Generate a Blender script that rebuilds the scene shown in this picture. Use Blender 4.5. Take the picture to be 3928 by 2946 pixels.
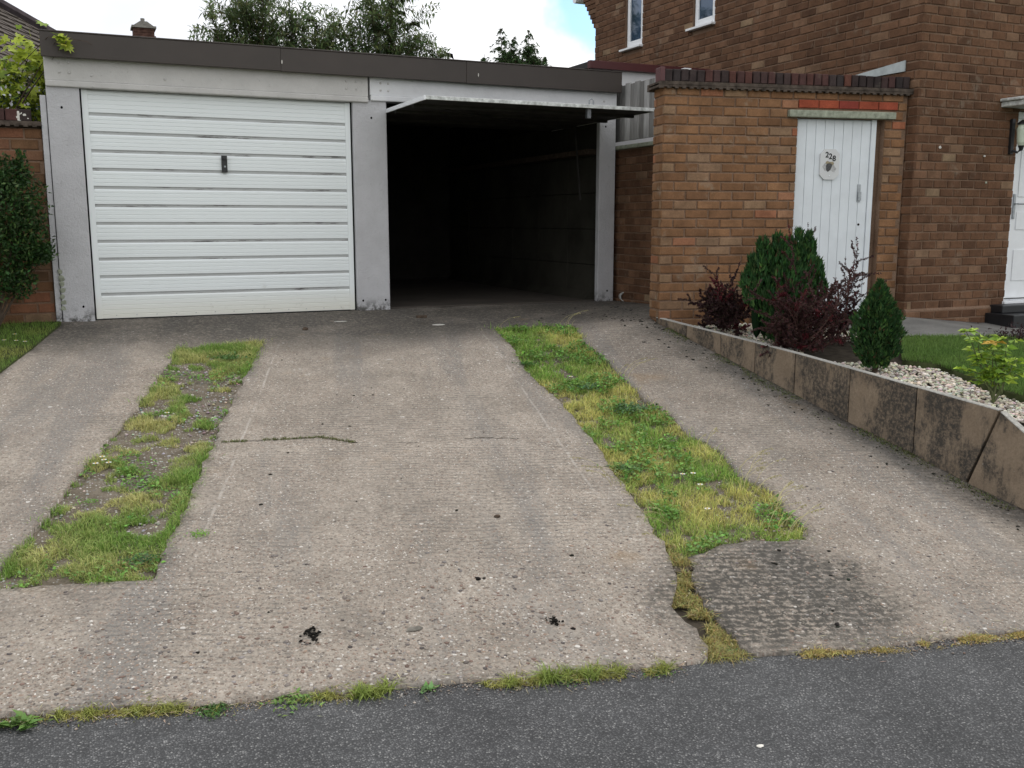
import bpy, bmesh, math, random
import numpy as np
from mathutils import Vector, Matrix
from mathutils.geometry import delaunay_2d_cdt

random.seed(7)
RNG = np.random.default_rng(7)
PI = math.pi
R = math.radians
for o in list(bpy.data.objects):
    bpy.data.objects.remove(o)
scene = bpy.context.scene
COL = scene.collection

# ------------------------------------------------------------------ camera
PITCH, YAW, CAMZ = 0.1646, 0.424, 0.891
cd = bpy.data.cameras.new('camera')
cam = bpy.data.objects.new('camera', cd)
COL.objects.link(cam)
cd.sensor_fit = 'HORIZONTAL'
cd.sensor_width = 36.0
cd.lens = 3724.4 / 3928 * 36.0
cd.clip_start = 0.05
cd.clip_end = 2000
cam.location = (0, 0, CAMZ)
cam.rotation_euler = (PI / 2 - PITCH, 0, -YAW)
scene.camera = cam

# ------------------------------------------------------------------ world
SUN_DIR = Vector((0.55, 0.30, 1.05)).normalized()
world = bpy.data.worlds.new('World')
scene.world = world
world.use_nodes = True
wn = world.node_tree.nodes
wl = world.node_tree.links
wn.clear()


def wnode(t, **k):
    n = wn.new(t)
    for a, b in k.items():
        setattr(n, a, b)
    return n


w_out = wnode('ShaderNodeOutputWorld')
w_bg = wnode('ShaderNodeBackground')
w_bg.inputs['Strength'].default_value = 1.0
w_sky = wnode('ShaderNodeTexSky', sky_type='NISHITA', sun_disc=False)
w_sky.sun_elevation = math.asin(SUN_DIR.z)
w_sky.sun_rotation = math.atan2(SUN_DIR.x, SUN_DIR.y)
w_sky.air_density = 1.0
w_sky.dust_density = 0.6
w_scale = wnode('ShaderNodeMix', data_type='RGBA', blend_type='MULTIPLY')
w_scale.inputs[0].default_value = 1.0
wl.new(w_sky.outputs['Color'], w_scale.inputs[6])
w_scale.inputs[7].default_value = (0.15, 0.19, 0.205, 1)
w_tc = wnode('ShaderNodeTexCoord')
w_n1 = wnode('ShaderNodeTexNoise')
w_n1.inputs['Scale'].default_value = 2.6
w_n1.inputs['Detail'].default_value = 7
w_n1.inputs['Distortion'].default_value = 0.4
wl.new(w_tc.outputs['Generated'], w_n1.inputs['Vector'])
w_cr = wnode('ShaderNodeValToRGB')
w_cr.color_ramp.elements[0].position = 0.36
w_cr.color_ramp.elements[0].color = (0.98, 1.01, 1.10, 1)
w_cr.color_ramp.elements[1].position = 0.58
w_cr.color_ramp.elements[1].color = (1.38, 1.38, 1.38, 1)
wl.new(w_n1.outputs['Fac'], w_cr.inputs['Fac'])
# clear gap in the cloud, torn by noise
w_n2 = wnode('ShaderNodeTexNoise')
w_n2.inputs['Scale'].default_value = 9.0
w_n2.inputs['Detail'].default_value = 5
wl.new(w_tc.outputs['Generated'], w_n2.inputs['Vector'])
w_dot = wnode('ShaderNodeVectorMath', operation='DOT_PRODUCT')
wl.new(w_tc.outputs['Generated'], w_dot.inputs[0])
_gap = Vector((0.471, 0.862, 0.205)).normalized()
w_dot.inputs[1].default_value = _gap
w_add = wnode('ShaderNodeMath', operation='MULTIPLY_ADD')
wl.new(w_n2.outputs['Fac'], w_add.inputs[0])
w_add.inputs[1].default_value = 0.007
wl.new(w_dot.outputs['Value'], w_add.inputs[2])
w_mr = wnode('ShaderNodeMapRange', interpolation_type='SMOOTHSTEP')
wl.new(w_add.outputs[0], w_mr.inputs['Value'])
w_mr.inputs['From Min'].default_value = 1.0012
w_mr.inputs['From Max'].default_value = 1.0028
w_mr.inputs['To Min'].default_value = 1.0
w_mr.inputs['To Max'].default_value = 0.10
w_mix = wnode('ShaderNodeMix', data_type='RGBA')
wl.new(w_mr.outputs['Result'], w_mix.inputs[0])
wl.new(w_scale.outputs[2], w_mix.inputs[6])
wl.new(w_cr.outputs['Color'], w_mix.inputs[7])
wl.new(w_mix.outputs[2], w_bg.inputs['Color'])
wl.new(w_bg.outputs[0], w_out.inputs['Surface'])

sd = bpy.data.lights.new('sun', 'SUN')
sd.energy = 1.5
sd.angle = R(18)
sd.color = (1.0, 0.96, 0.9)
sun = bpy.data.objects.new('sun', sd)
COL.objects.link(sun)
sun.rotation_euler = (-SUN_DIR).to_track_quat('-Z', 'Y').to_euler()

scene.view_settings.view_transform = 'Standard'
scene.view_settings.look = 'None'
scene.view_settings.exposure = -0.05
scene.view_settings.gamma = 1.0
scene.render.engine = 'CYCLES'
try:
    scene.cycles.max_bounces = 6
    scene.cycles.diffuse_bounces = 3
except Exception:
    pass

# ------------------------------------------------------------------ material helpers


class NT:
    def __init__(self, name, rough=0.85, spec=0.3):
        self.m = bpy.data.materials.new(name)
        self.m.use_nodes = True
        self.t = self.m.node_tree
        self.b = self.t.nodes['Principled BSDF']
        self.b.inputs['Roughness'].default_value = rough
        self.b.inputs['Specular IOR Level'].default_value = spec
        self._pos = None

    def n(self, typ, **k):
        nd = self.t.nodes.new(typ)
        for a, b in k.items():
            setattr(nd, a, b)
        return nd

    def put(self, sock, v):
        if isinstance(v, bpy.types.NodeSocket):
            self.t.links.new(v, sock)
        elif isinstance(v, (tuple, list)):
            if len(v) == 3 and sock.type == 'RGBA':
                v = (*v, 1)
            sock.default_value = v
        else:
            sock.default_value = v

    def pos(self):
        if self._pos is None:
            self._pos = self.n('ShaderNodeNewGeometry').outputs['Position']
        return self._pos

    def mapv(self, v, rot=(0, 0, 0), scale=(1, 1, 1), loc=(0, 0, 0)):
        nd = self.n('ShaderNodeMapping')
        self.put(nd.inputs['Vector'], v)
        nd.inputs['Rotation'].default_value = rot
        nd.inputs['Scale'].default_value = scale
        nd.inputs['Location'].default_value = loc
        return nd.outputs[0]

    def noise(self, scale, detail=3, rough=0.5, v=None, dist=0.0):
        nd = self.n('ShaderNodeTexNoise')
        self.put(nd.inputs['Vector'], v if v is not None else self.pos())
        nd.inputs['Scale'].default_value = scale
        nd.inputs['Detail'].default_value = detail
        nd.inputs['Roughness'].default_value = rough
        nd.inputs['Distortion'].default_value = dist
        return nd.outputs['Fac']

    def voro(self, scale, v=None, feature='F1', rnd=1.0):
        nd = self.n('ShaderNodeTexVoronoi', feature=feature)
        self.put(nd.inputs['Vector'], v if v is not None else self.pos())
        nd.inputs['Scale'].default_value = scale
        nd.inputs['Randomness'].default_value = rnd
        return nd

    def ramp(self, fac, pts, interp='LINEAR'):
        nd = self.n('ShaderNodeValToRGB')
        nd.color_ramp.interpolation = interp
        el = nd.color_ramp.elements
        while len(el) < len(pts):
            el.new(0.5)
        for e, (p, c) in zip(el, pts):
            e.position = p
            if not isinstance(c, (tuple, list)):
                c = (c, c, c)
            e.color = (*c, 1)
        self.put(nd.inputs['Fac'], fac)
        return nd.outputs['Color']

    def mix(self, fac, a, b, mode='MIX'):
        nd = self.n('ShaderNodeMix', data_type='RGBA', blend_type=mode)
        self.put(nd.inputs[0], fac)
        self.put(nd.inputs[6], a)
        self.put(nd.inputs[7], b)
        return nd.outputs[2]

    def math(self, op, a, b=0.0, c=0.0):
        nd = self.n('ShaderNodeMath', operation=op)
        self.put(nd.inputs[0], a)
        self.put(nd.inputs[1], b)
        self.put(nd.inputs[2], c)
        return nd.outputs[0]

    def mr(self, v, a, b, c=0.0, d=1.0, smooth=True):
        nd = self.n('ShaderNodeMapRange', interpolation_type='SMOOTHSTEP' if smooth else 'LINEAR')
        self.put(nd.inputs['Value'], v)
        for k, x in zip(('From Min', 'From Max', 'To Min', 'To Max'), (a, b, c, d)):
            nd.inputs[k].default_value = x
        return nd.outputs['Result']

    def sep(self, v=None):
        nd = self.n('ShaderNodeSeparateXYZ')
        self.put(nd.inputs[0], v if v is not None else self.pos())
        return nd.outputs

    def bump(self, h, strength=0.5, dist=0.01):
        nd = self.n('ShaderNodeBump')
        nd.inputs['Strength'].default_value = strength
        nd.inputs['Distance'].default_value = dist
        self.put(nd.inputs['Height'], h)
        self.put(self.b.inputs['Normal'], nd.outputs[0])

    def col(self, c):
        self.put(self.b.inputs['Base Color'], c)
        return self

    def rough(self, v):
        self.put(self.b.inputs['Roughness'], v)


M = {}


def plain(name, c, rough=0.7, spec=0.3, var=0.15, scale=8, metal=0.0, bump=0.0):
    t = NT(name, rough, spec)
    n = t.noise(scale, 5, 0.6)
    lo = tuple(x * (1 - var) for x in c)
    hi = tuple(min(1, x * (1 + var)) for x in c)
    t.col(t.ramp(n, [(0.3, lo), (0.7, hi)]))
    t.b.inputs['Metallic'].default_value = metal
    if bump:
        t.bump(t.noise(scale * 8, 4), bump, 0.004)
    M[name] = t.m
    return t


# --- brick (per-object random, or per-island random for the joined ones)
def brick_mat(name, island, pts, blotch=0.35):
    t = NT(name, 0.92, 0.15)
    if island:
        rnd = t.n('ShaderNodeNewGeometry').outputs['Random Per Island']
    else:
        rnd = t.n('ShaderNodeObjectInfo').outputs['Random']
    base = t.ramp(rnd, pts)
    n1 = t.noise(7, 4, 0.65)
    c = t.mix(0.9, base, t.ramp(n1, [(0.3, 0.68), (0.7, 1.22)]), 'MULTIPLY')
    st_ = t.noise(1.4, 5, .65, v=t.mapv(t.pos(), scale=(1, 1, .35)))
    c = t.mix(.8, c, t.ramp(st_, [(.32, .74), (.68, 1.16)]), 'MULTIPLY')
    n2 = t.noise(75, 3, 0.7)
    c = t.mix(0.8, c, t.ramp(n2, [(0.25, 0.72), (0.75, 1.22)]), 'MULTIPLY')
    n3 = t.noise(4.5, 6, 0.7)
    c = t.mix(t.mr(n3, 0.57, 0.72, 0, blotch), c, (0.30, 0.26, 0.20))
    t.col(c)
    t.bump(t.math('ADD', n2, t.noise(200, 2)), 0.5, 0.004)
    M[name] = t.m


HOUSE_PTS = [(0, (.108, .057, .034)), (.35, (.142, .075, .044)), (.7, (.168, .089, .051)), (.9, (.190, .104, .062)), (.97, (.215, .132, .082)), (1, (.28, .195, .12))]
ANNEX_PTS = [(0, (.185, .098, .052)), (.35, (.235, .124, .064)), (.7, (.268, .144, .074)), (.88, (.262, .168, .104)), (.95, (.30, .19, .112)), (1, (.35, .13, .07))]
brick_mat('brick_house', False, HOUSE_PTS)
brick_mat('brick_house_far', True, HOUSE_PTS)
brick_mat('brick_annex', False, ANNEX_PTS, 0.55)
brick_mat('brick_annex_far', True, ANNEX_PTS)
brick_mat('brick_left', False, [(0, (.11, .066, .04)), (.4, (.175, .095, .05)), (.7, (.22, .095, .055)), (1, (.20, .14, .085))])
brick_mat('brick_coping', False, [(0, (.040, .034, .034)), (.4, (.062, .044, .042)), (.7, (.090, .046, .042)), (.93, (.12, .055, .045)), (1, (.22, .085, .05))], 0.3)
brick_mat('brick_red', False, [(0, (.36, .085, .045)), (.7, (.33, .08, .047)), (1, (.27, .055, .042))], 0.05)
t = NT('mortar', 0.95, 0.1)
t.col(t.mix(0.8, t.ramp(t.noise(6, 5, .6), [(.3, (.165, .105, .072)), (.7, (.235, .158, .110))]), t.ramp(t.noise(90, 3), [(.3, .7), (.7, 1.2)]), 'MULTIPLY'))
t.bump(t.noise(140, 4), 0.6, 0.004)
M['mortar'] = t.m
t = NT('mortar_pale', 0.95, 0.1)
t.col(t.mix(0.8, t.ramp(t.noise(3, 5, .65), [(.3, (.16, .10, .066)), (.7, (.30, .205, .145))]), t.ramp(t.noise(90, 3), [(.3, .7), (.7, 1.2)]), 'MULTIPLY'))
t.bump(t.noise(140, 4), 0.6, 0.004)
M['mortar_pale'] = t.m

# --- painted render on the garage pillars
def paint_mat(name, c, rough_bump, dirt):
    t = NT(name, 0.7, 0.3)
    n = t.noise(3.5, 6, .65)
    base = t.ramp(n, [(.3, tuple(x * .86 for x in c)), (.65, c)])
    lump = t.noise(26, 5, .65, dist=.6)
    base = t.mix(t.mr(lump, .62, .72, 0, dirt), base, tuple(x * .5 for x in c))
    z = t.sep()[2]
    foot = t.math('MULTIPLY', t.mr(z, .16, -.02), t.mr(t.noise(14, 5, .7), .42, .6))
    base = t.mix(foot, base, (.07, .068, .06))
    t.col(base)
    t.bump(t.math('ADD', t.math('MULTIPLY', lump, 1.4), t.noise(110, 4, .6)), rough_bump, .009)
    M[name] = t.m


paint_mat('pillar_paint', (.55, .55, .565), .7, .35)
paint_mat('lintel_grey', (.56, .55, .53), .3, .45)
paint_mat('lintel_white', (.72, .73, .74), .22, .2)
t = NT('door_white', 0.38, 0.5)
zz = t.sep()[2]
streak = t.noise(3, 5, .7, v=t.mapv(t.pos(), scale=(.12, 1, 9)))
c = t.mix(t.mr(streak, .66, .86, 0, .16), (.80, .845, .85), (.50, .52, .50))
c = t.mix(t.mr(zz, .30, -.02, 0, .55), c, (.70, .66, .52))
c = t.mix(t.math('MULTIPLY', t.mr(t.noise(5, 6, .75), .58, .72), t.mr(zz, .5, 0, .05, .45)), c, (.36, .34, .28))
t.col(c)
t.bump(t.noise(220, 2), .05, .002)
M['door_white'] = t.m
t = NT('groove_white', .5, .4)
g = t.noise(2.2, 6, .75, v=t.mapv(t.pos(), scale=(1, 1, 12)))
t.col(t.ramp(g, [(.35, (.52, .54, .54)), (.56, (.44, .45, .45)), (.64, (.14, .14, .13)), (.72, (.05, .05, .045))]))
M['groove_white'] = t.m
plain('upvc_white', (.80, .82, .84), .35, .5, .04)
plain('plank_white', (.70, .74, .77), .5, .4, .06, 5)
plain('canopy_edge', (.60, .62, .60), .6, .3, .4, 22)
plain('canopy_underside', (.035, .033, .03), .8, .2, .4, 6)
plain('fascia_brown', (.043, .033, .027), .5, .5, .12, 3)
plain('fascia_maroon', (.085, .022, .024), .45, .5, .1, 4)
plain('black_plastic', (.012, .013, .014), .4, .5)
plain('black_paint', (.010, .011, .013), .45, .5, .3, 6)
plain('dark_gap', (.008, .008, .009), .9, .1)
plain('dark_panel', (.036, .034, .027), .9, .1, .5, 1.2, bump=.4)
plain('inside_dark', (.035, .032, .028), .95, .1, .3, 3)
plain('roof_felt', (.05, .05, .05), .9, .2)
plain('steel', (.32, .34, .36), .35, .5, .25, 30, metal=.8)
plain('lintel_concrete', (.30, .32, .25), .9, .2, .35, 24, bump=.6)
plain('flashing', (.42, .46, .46), .6, .4, .2, 10)
plain('plaque', (.62, .63, .63), .35, .4, .04)
plain('ink_black', (.006, .006, .007), .6, .3)
plain('print_grey', (.075, .075, .075), .6, .3, .6, 90)
plain('print_tan', (.34, .29, .19), .6, .3, .3, 60)
plain('print_light', (.44, .44, .44), .6, .3, .3, 40)
plain('moss_black', (.012, .011, .009), .95, .1, .4, 60)
plain('pipe_white', (.55, .55, .52), .5, .4, .2, 12)
plain('rubble', (.16, .15, .13), .95, .1, .4, 20, bump=.6)
plain('bark', (.08, .06, .045), .9, .1, .4, 30)
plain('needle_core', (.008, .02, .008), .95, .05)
plain('twig', (.10, .055, .045), .85, .2, .3, 30)
plain('stalk', (.40, .36, .19), .8, .2, .3, 30)
plain('twig_green', (.12, .14, .06), .8, .2, .3, 30)
plain('stone_white', (.62, .60, .55), .8, .2, .2, 30)
plain('lamp_glass', (.60, .68, .55), .15, .6, .1, 8)
plain('tile_brown', (.080, .066, .056), .9, .2, .35, 5, bump=.4)
plain('ridge_brown', (.052, .042, .046), .9, .2, .4, 7, bump=.5)
plain('brick_distant', (.09, .05, .04), .95, .1, .45, 9)
plain('cement_cap', (.22, .21, .19), .95, .1, .3, 8)
plain('render_white', (.74, .75, .76), .8, .2, .06)
plain('creasing', (.085, .068, .056), .95, .1, .55, 16, bump=.6)
t = NT('glass', 0.04, 0.8)
t.col(t.ramp(t.noise(1.6, 4), [(.35, (.02, .045, .08)), (.7, (.06, .12, .22))]))
t.b.inputs['Metallic'].default_value = .35
M['glass'] = t.m

t = NT('fence_wood', 0.9, 0.15)
g = t.noise(7, 5, .6, v=t.mapv(t.pos(), scale=(9, 9, .7)), dist=.5)
rnd = t.n('ShaderNodeObjectInfo').outputs['Random']
c = t.ramp(rnd, [(0, (.17, .165, .155)), (.5, (.28, .275, .265)), (1, (.42, .415, .405))])
t.col(t.mix(.9, c, t.ramp(g, [(.3, .6), (.7, 1.2)]), 'MULTIPLY'))
M['fence_wood'] = t.m

# --- driveway concrete: worn surface with exposed aggregate
def concrete():
    t = NT('driveway_concrete', 0.95, 0.12)
    p = t.pos()
    xyz = t.sep()
    big = t.noise(.55, 5, .6)
    mid = t.noise(3.2, 6, .65)
    fine = t.noise(48, 4, .7)
    base = t.ramp(big, [(.32, (.255, .225, .190)), (.68, (.340, .302, .258))])
    base = t.mix(.75, base, t.ramp(mid, [(.28, .62), (.72, 1.25)]), 'MULTIPLY')
    base = t.mix(.9, base, t.ramp(fine, [(.25, .42), (.5, 1.0), (.78, 1.45)]), 'MULTIPLY')
    tk = t.noise(1.0, 5, .6, v=t.mapv(t.mapv(p, rot=(0, 0, R(15))), scale=(2.6, .22, 1)))
    base = t.mix(t.mr(tk, .47, .64, 0, .6), base, (.175, .170, .162))
    # pebbles, two sizes
    flat = t.mapv(p, scale=(1, 1, .2))
    wob = t.n('ShaderNodeVectorMath', operation='ADD')
    t.put(wob.inputs[0], flat)
    nz = t.n('ShaderNodeTexNoise')
    t.put(nz.inputs['Vector'], flat)
    nz.inputs['Scale'].default_value = 60
    sc = t.n('ShaderNodeVectorMath', operation='SCALE')
    t.put(sc.inputs[0], nz.outputs['Color'])
    sc.inputs['Scale'].default_value = .012
    t.put(wob.inputs[1], sc.outputs[0])
    hgt = fine
    peb = [(0, (.085, .075, .07)), (.18, (.16, .125, .10)), (.4, (.26, .21, .17)), (.58, (.33, .28, .235)), (.72, (.24, .165, .125)), (.88, (.40, .355, .31)), (.97, (.56, .53, .48)), (1, (.72, .70, .66))]
    for scl, thr, lo, hi, wgt in ((46, .40, .40, .62, .85), (100, .50, .12, .42, .92)):
        v = t.voro(scl, wob.outputs[0])
        r = t.sep(v.outputs['Color'])
        inside = t.mr(v.outputs['Distance'], thr, thr - .12)
        patch = t.mr(t.noise(1.7, 4, .6, v=t.mapv(p, loc=(scl, 3, 0))), .36, .60, .55, 1)
        mask = t.math('MULTIPLY', t.math('MULTIPLY', inside, t.mr(r[0], lo, hi)), t.math('MULTIPLY', patch, wgt))
        base = t.mix(mask, base, t.ramp(r[1], peb))
    # trowelled margins along the slab edges, each with its fine pale arris
    for (ax, ay, bx_, by_) in ((1.66, 8.68, .42, 4.6), (3.44, 8.4, 2.60, 4.3)):
        L_ = math.hypot(bx_ - ax, by_ - ay)
        nx_, ny_ = -(by_ - ay) / L_, (bx_ - ax) / L_
        dn = t.n('ShaderNodeVectorMath', operation='DOT_PRODUCT')
        t.put(dn.inputs[0], p)
        dn.inputs[1].default_value = (nx_, ny_, 0)
        dd_ = t.math('ABSOLUTE', t.math('ADD', t.math('SUBTRACT', dn.outputs['Value'], nx_ * ax + ny_ * ay), t.math('MULTIPLY', t.math('SUBTRACT', t.noise(2.5, 3), .5), .02)))
        yr = t.math('MULTIPLY', t.mr(xyz[1], 4.2, 4.5), t.mr(xyz[1], 8.7, 8.4))
        ln = t.math('MULTIPLY', t.mr(dd_, .012, .004), t.math('MULTIPLY', yr, t.mr(t.noise(5, 4, .7), .40, .58, 0, .55)))
        base = t.mix(ln, base, (.44, .41, .37))
    # sparse pale stones
    v = t.voro(21, wob.outputs[0])
    r = t.sep(v.outputs['Color'])
    pm = t.math('MULTIPLY', t.mr(v.outputs['Distance'], .26, .2), t.mr(r[0], .94, .96))
    base = t.mix(t.math('MULTIPLY', pm, .7), base, t.ramp(r[1], [(0, (.16, .12, .10)), (.5, (.42, .38, .33)), (1, (.70, .68, .64))]))
    # tamping ridges across the track
    along = t.n('ShaderNodeVectorMath', operation='DOT_PRODUCT')
    t.put(along.inputs[0], p)
    along.inputs[1].default_value = (math.sin(R(17)), math.cos(R(17)), 0)
    ph = t.math('MULTIPLY_ADD', along.outputs['Value'], 2 * PI / .042, t.math('MULTIPLY', t.noise(2.6, 5, .65), 16))
    rid = t.math('SINE', ph)
    rmask = t.mr(t.noise(.8, 4, .65, v=t.mapv(p, loc=(7, 2, 0))), .46, .60)
    rd = t.math('MULTIPLY', t.mr(rid, .15, .9), t.math('MULTIPLY', rmask, t.mr(t.noise(16, 4, .7), .38, .6)))
    base = t.mix(t.math('MULTIPLY', rd, .5), base, (.10, .098, .092))
    vh = t.voro(60)
    hgt = t.math('SUBTRACT', t.math('MULTIPLY_ADD', rid, -.12, fine), t.math('MULTIPLY', vh.outputs['Distance'], .8))
    # dirt in blotches; grey-black weathering and painted shade in front of the garage
    film_shade = t.math('MULTIPLY', t.mr(t.math('MULTIPLY_ADD', xyz[0], .16, xyz[1]), 8.15, 9.25), t.mr(t.noise(1.1, 5, .65, v=t.mapv(p, loc=(1, 5, 0))), .30, .52, .55, 1))
    blot = t.mr(t.noise(1.1, 6, .72, v=t.mapv(p, loc=(4, 9, 0))), .56, .74, 0, .45)
    # dark algae on the slab beside the crack and along the retaining wall
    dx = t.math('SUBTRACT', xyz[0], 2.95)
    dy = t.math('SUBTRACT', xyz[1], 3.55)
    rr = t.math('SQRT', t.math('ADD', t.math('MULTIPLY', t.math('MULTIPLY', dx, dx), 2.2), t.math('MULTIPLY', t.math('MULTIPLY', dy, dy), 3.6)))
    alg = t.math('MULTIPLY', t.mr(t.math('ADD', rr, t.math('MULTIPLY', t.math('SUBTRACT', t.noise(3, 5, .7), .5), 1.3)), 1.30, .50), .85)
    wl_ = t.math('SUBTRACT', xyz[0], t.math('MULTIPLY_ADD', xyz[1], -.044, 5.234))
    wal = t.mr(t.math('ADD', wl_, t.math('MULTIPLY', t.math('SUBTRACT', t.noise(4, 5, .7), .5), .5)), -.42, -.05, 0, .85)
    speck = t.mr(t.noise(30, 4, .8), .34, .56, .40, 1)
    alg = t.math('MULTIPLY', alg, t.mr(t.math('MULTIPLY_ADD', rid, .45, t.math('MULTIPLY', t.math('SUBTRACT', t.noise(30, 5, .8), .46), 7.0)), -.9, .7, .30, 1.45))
    dirt = t.math('MAXIMUM', t.math('MAXIMUM', film_shade, blot), t.math('MAXIMUM', alg, wal))  # dirt together with the shade painted before the garage
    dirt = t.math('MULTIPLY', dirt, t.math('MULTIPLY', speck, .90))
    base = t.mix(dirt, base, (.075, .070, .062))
    rust = t.mr(t.noise(1.3, 5, .6, v=t.mapv(p, loc=(12, 1, 0))), .62, .75, 0, .35)
    base = t.mix(rust, base, (.26, .17, .085))
    pale = t.math('MULTIPLY', t.mr(t.noise(2.6, 6, .75, v=t.mapv(p, loc=(2, 12, 0))), .66, .72), .5)
    base = t.mix(pale, base, (.52, .50, .46))
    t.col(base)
    t.bump(hgt, .9, .006)
    M['driveway_concrete'] = t.m


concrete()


def asphalt():
    t = NT('asphalt', 0.9, 0.25)
    p = t.pos()
    v = t.voro(125)
    r = t.sep(v.outputs['Color'])
    inside = t.mr(v.outputs['Distance'], .62, .35)
    c = t.ramp(r[0], [(0, (.066, .068, .070)), (.4, (.098, .100, .102)), (.75, (.136, .138, .140)), (.93, (.20, .20, .20)), (1, (.28, .28, .275))])
    base = t.mix(inside, (.062, .063, .065), c)
    base = t.mix(.8, base, t.ramp(t.noise(1.3, 6, .65), [(.3, .72), (.7, 1.25)]), 'MULTIPLY')
    base = t.mix(.5, base, t.ramp(t.noise(14, 4, .65), [(.3, .7), (.7, 1.25)]), 'MULTIPLY')
    v2 = t.voro(70, v=t.mapv(p, loc=(3, 1, 0)))
    r2 = t.sep(v2.outputs['Color'])
    base = t.mix(t.math('MULTIPLY', t.mr(v2.outputs['Distance'], .3, .2), t.mr(r2[0], .965, .98, 0, .7)), base, (.36, .36, .34))
    spot = t.mr(t.noise(2.3, 3, .5, v=t.mapv(p, loc=(9.3, 4.2, 0))), .735, .76, 0, .0)
    base = t.mix(spot, base, (.6, .6, .58))
    t.col(base)
    t.bump(t.math('SUBTRACT', t.noise(90, 3), v.outputs['Distance']), .9, .006)
    M['asphalt'] = t.m


asphalt()


def slabmat():
    t = NT('slab_concrete', 0.95, 0.12)
    p = t.pos()
    rnd = t.n('ShaderNodeObjectInfo').outputs['Random']
    base = t.ramp(t.noise(5, 5, .6), [(.3, (.195, .150, .108)), (.7, (.265, .208, .152))])
    base = t.mix(.7, base, t.ramp(t.noise(70, 4, .7), [(.3, .72), (.7, 1.2)]), 'MULTIPLY')
    off = t.n('ShaderNodeCombineXYZ')
    t.put(off.inputs[0], t.math('MULTIPLY', rnd, 9))
    add = t.n('ShaderNodeVectorMath', operation='ADD')
    t.put(add.inputs[0], t.mapv(p, scale=(1.2, 1.2, .55)))
    t.put(add.inputs[1], off.outputs[0])
    s = t.noise(2.0, 7, .78, v=add.outputs[0])
    sp = t.mr(t.noise(38, 5, .75), .34, .58, .25, 1)
    base = t.mix(t.math('MULTIPLY', t.mr(t.math('MULTIPLY_ADD', t.math('SUBTRACT', rnd, .5), .16, s), .45, .57), t.math('MULTIPLY', sp, .92)), base, (.045, .043, .040))
    li = t.math('MULTIPLY', t.mr(t.noise(30, 5, .7, v=t.mapv(p, loc=(3, 3, 3))), .69, .73), .7)
    base = t.mix(li, base, (.46, .46, .42))
    t.col(base)
    t.bump(t.noise(110, 5, .7), .5, .005)
    M['slab_concrete'] = t.m


slabmat()
t = NT('slab_top', 0.95, 0.1)
t.col(t.mix(.8, (.40, .39, .36), t.ramp(t.noise(60, 5, .7), [(.3, .45), (.7, 1.25)]), 'MULTIPLY'))
t.bump(t.noise(90, 5, .7), .8, .006)
M['slab_top'] = t.m

t = NT('soil', 0.97, 0.1)
c = t.ramp(t.noise(7, 6, .7), [(.3, (.10, .082, .06)), (.7, (.22, .19, .15))])
v = t.voro(60)
r = t.sep(v.outputs['Color'])
c = t.mix(t.math('MULTIPLY', t.mr(v.outputs['Distance'], .42, .3), t.mr(r[0], .55, .6)), c, t.ramp(r[1], [(0, (.18, .17, .15)), (.6, (.33, .31, .28)), (1, (.5, .49, .46))]))
t.col(c)
t.bump(t.math('SUBTRACT', t.noise(40, 5, .7), v.outputs['Distance']), .9, .012)
M['soil'] = t.m
plain('lawn_soil', (.045, .055, .022), .97, .1, .4, 12, bump=.5)
plain('dark_soil', (.05, .042, .032), .97, .1, .4, 15, bump=.6)
plain('far_grass', (.06, .09, .03), .95, .1, .3, .5)
t = NT('path_concrete', .95, .12)
c = t.ramp(t.noise(2.5, 6, .65), [(.3, (.13, .128, .12)), (.7, (.23, .225, .21))])
t.col(t.mix(.6, c, t.ramp(t.noise(60, 4, .7), [(.3, .75), (.7, 1.2)]), 'MULTIPLY'))
t.bump(t.noise(70, 4), .4, .004)
M['path_concrete'] = t.m
t = NT('garage_floor', .9, .15)
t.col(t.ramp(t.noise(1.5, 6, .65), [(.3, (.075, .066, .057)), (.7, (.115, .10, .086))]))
M['garage_floor'] = t.m


def leafmat(name, rough=.55, trans=.3, spec=.3):
    t = NT(name, rough, spec)
    a = t.n('ShaderNodeAttribute')
    a.attribute_name = 'Col'
    t.col(a.outputs['Color'])
    tr = t.n('ShaderNodeBsdfTranslucent')
    t.put(tr.inputs['Color'], a.outputs['Color'])
    mx = t.n('ShaderNodeMixShader')
    mx.inputs[0].default_value = trans
    t.put(mx.inputs[1], t.b.outputs[0])
    t.put(mx.inputs[2], tr.outputs[0])
    t.put(t.t.nodes['Material Output'].inputs['Surface'], mx.outputs[0])
    M[name] = t.m


leafmat('leaf')
leafmat('needle', .7, .12, .15)
leafmat('leaf_thin', .55, .5, .25)
t = NT('pebble', .85, .2)
a = t.n('ShaderNodeAttribute')
a.attribute_name = 'Col'
t.col(t.mix(.5, a.outputs['Color'], t.ramp(t.noise(120, 3), [(.3, .7), (.7, 1.2)]), 'MULTIPLY'))
M['pebble'] = t.m

# ------------------------------------------------------------------ object helpers
ROOTLOC = {}


def tag(o, label=None, cat=None, group=None, kind=None):
    if label:
        o['label'] = label
    if cat:
        o['category'] = cat
    if group:
        o['group'] = group
    if kind:
        o['kind'] = kind
    return o


def empty(name, loc, label, cat, group=None):
    o = bpy.data.objects.new(name, None)
    o.empty_display_size = .1
    o.location = loc
    COL.objects.link(o)
    return tag(o, label, cat, group)


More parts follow.
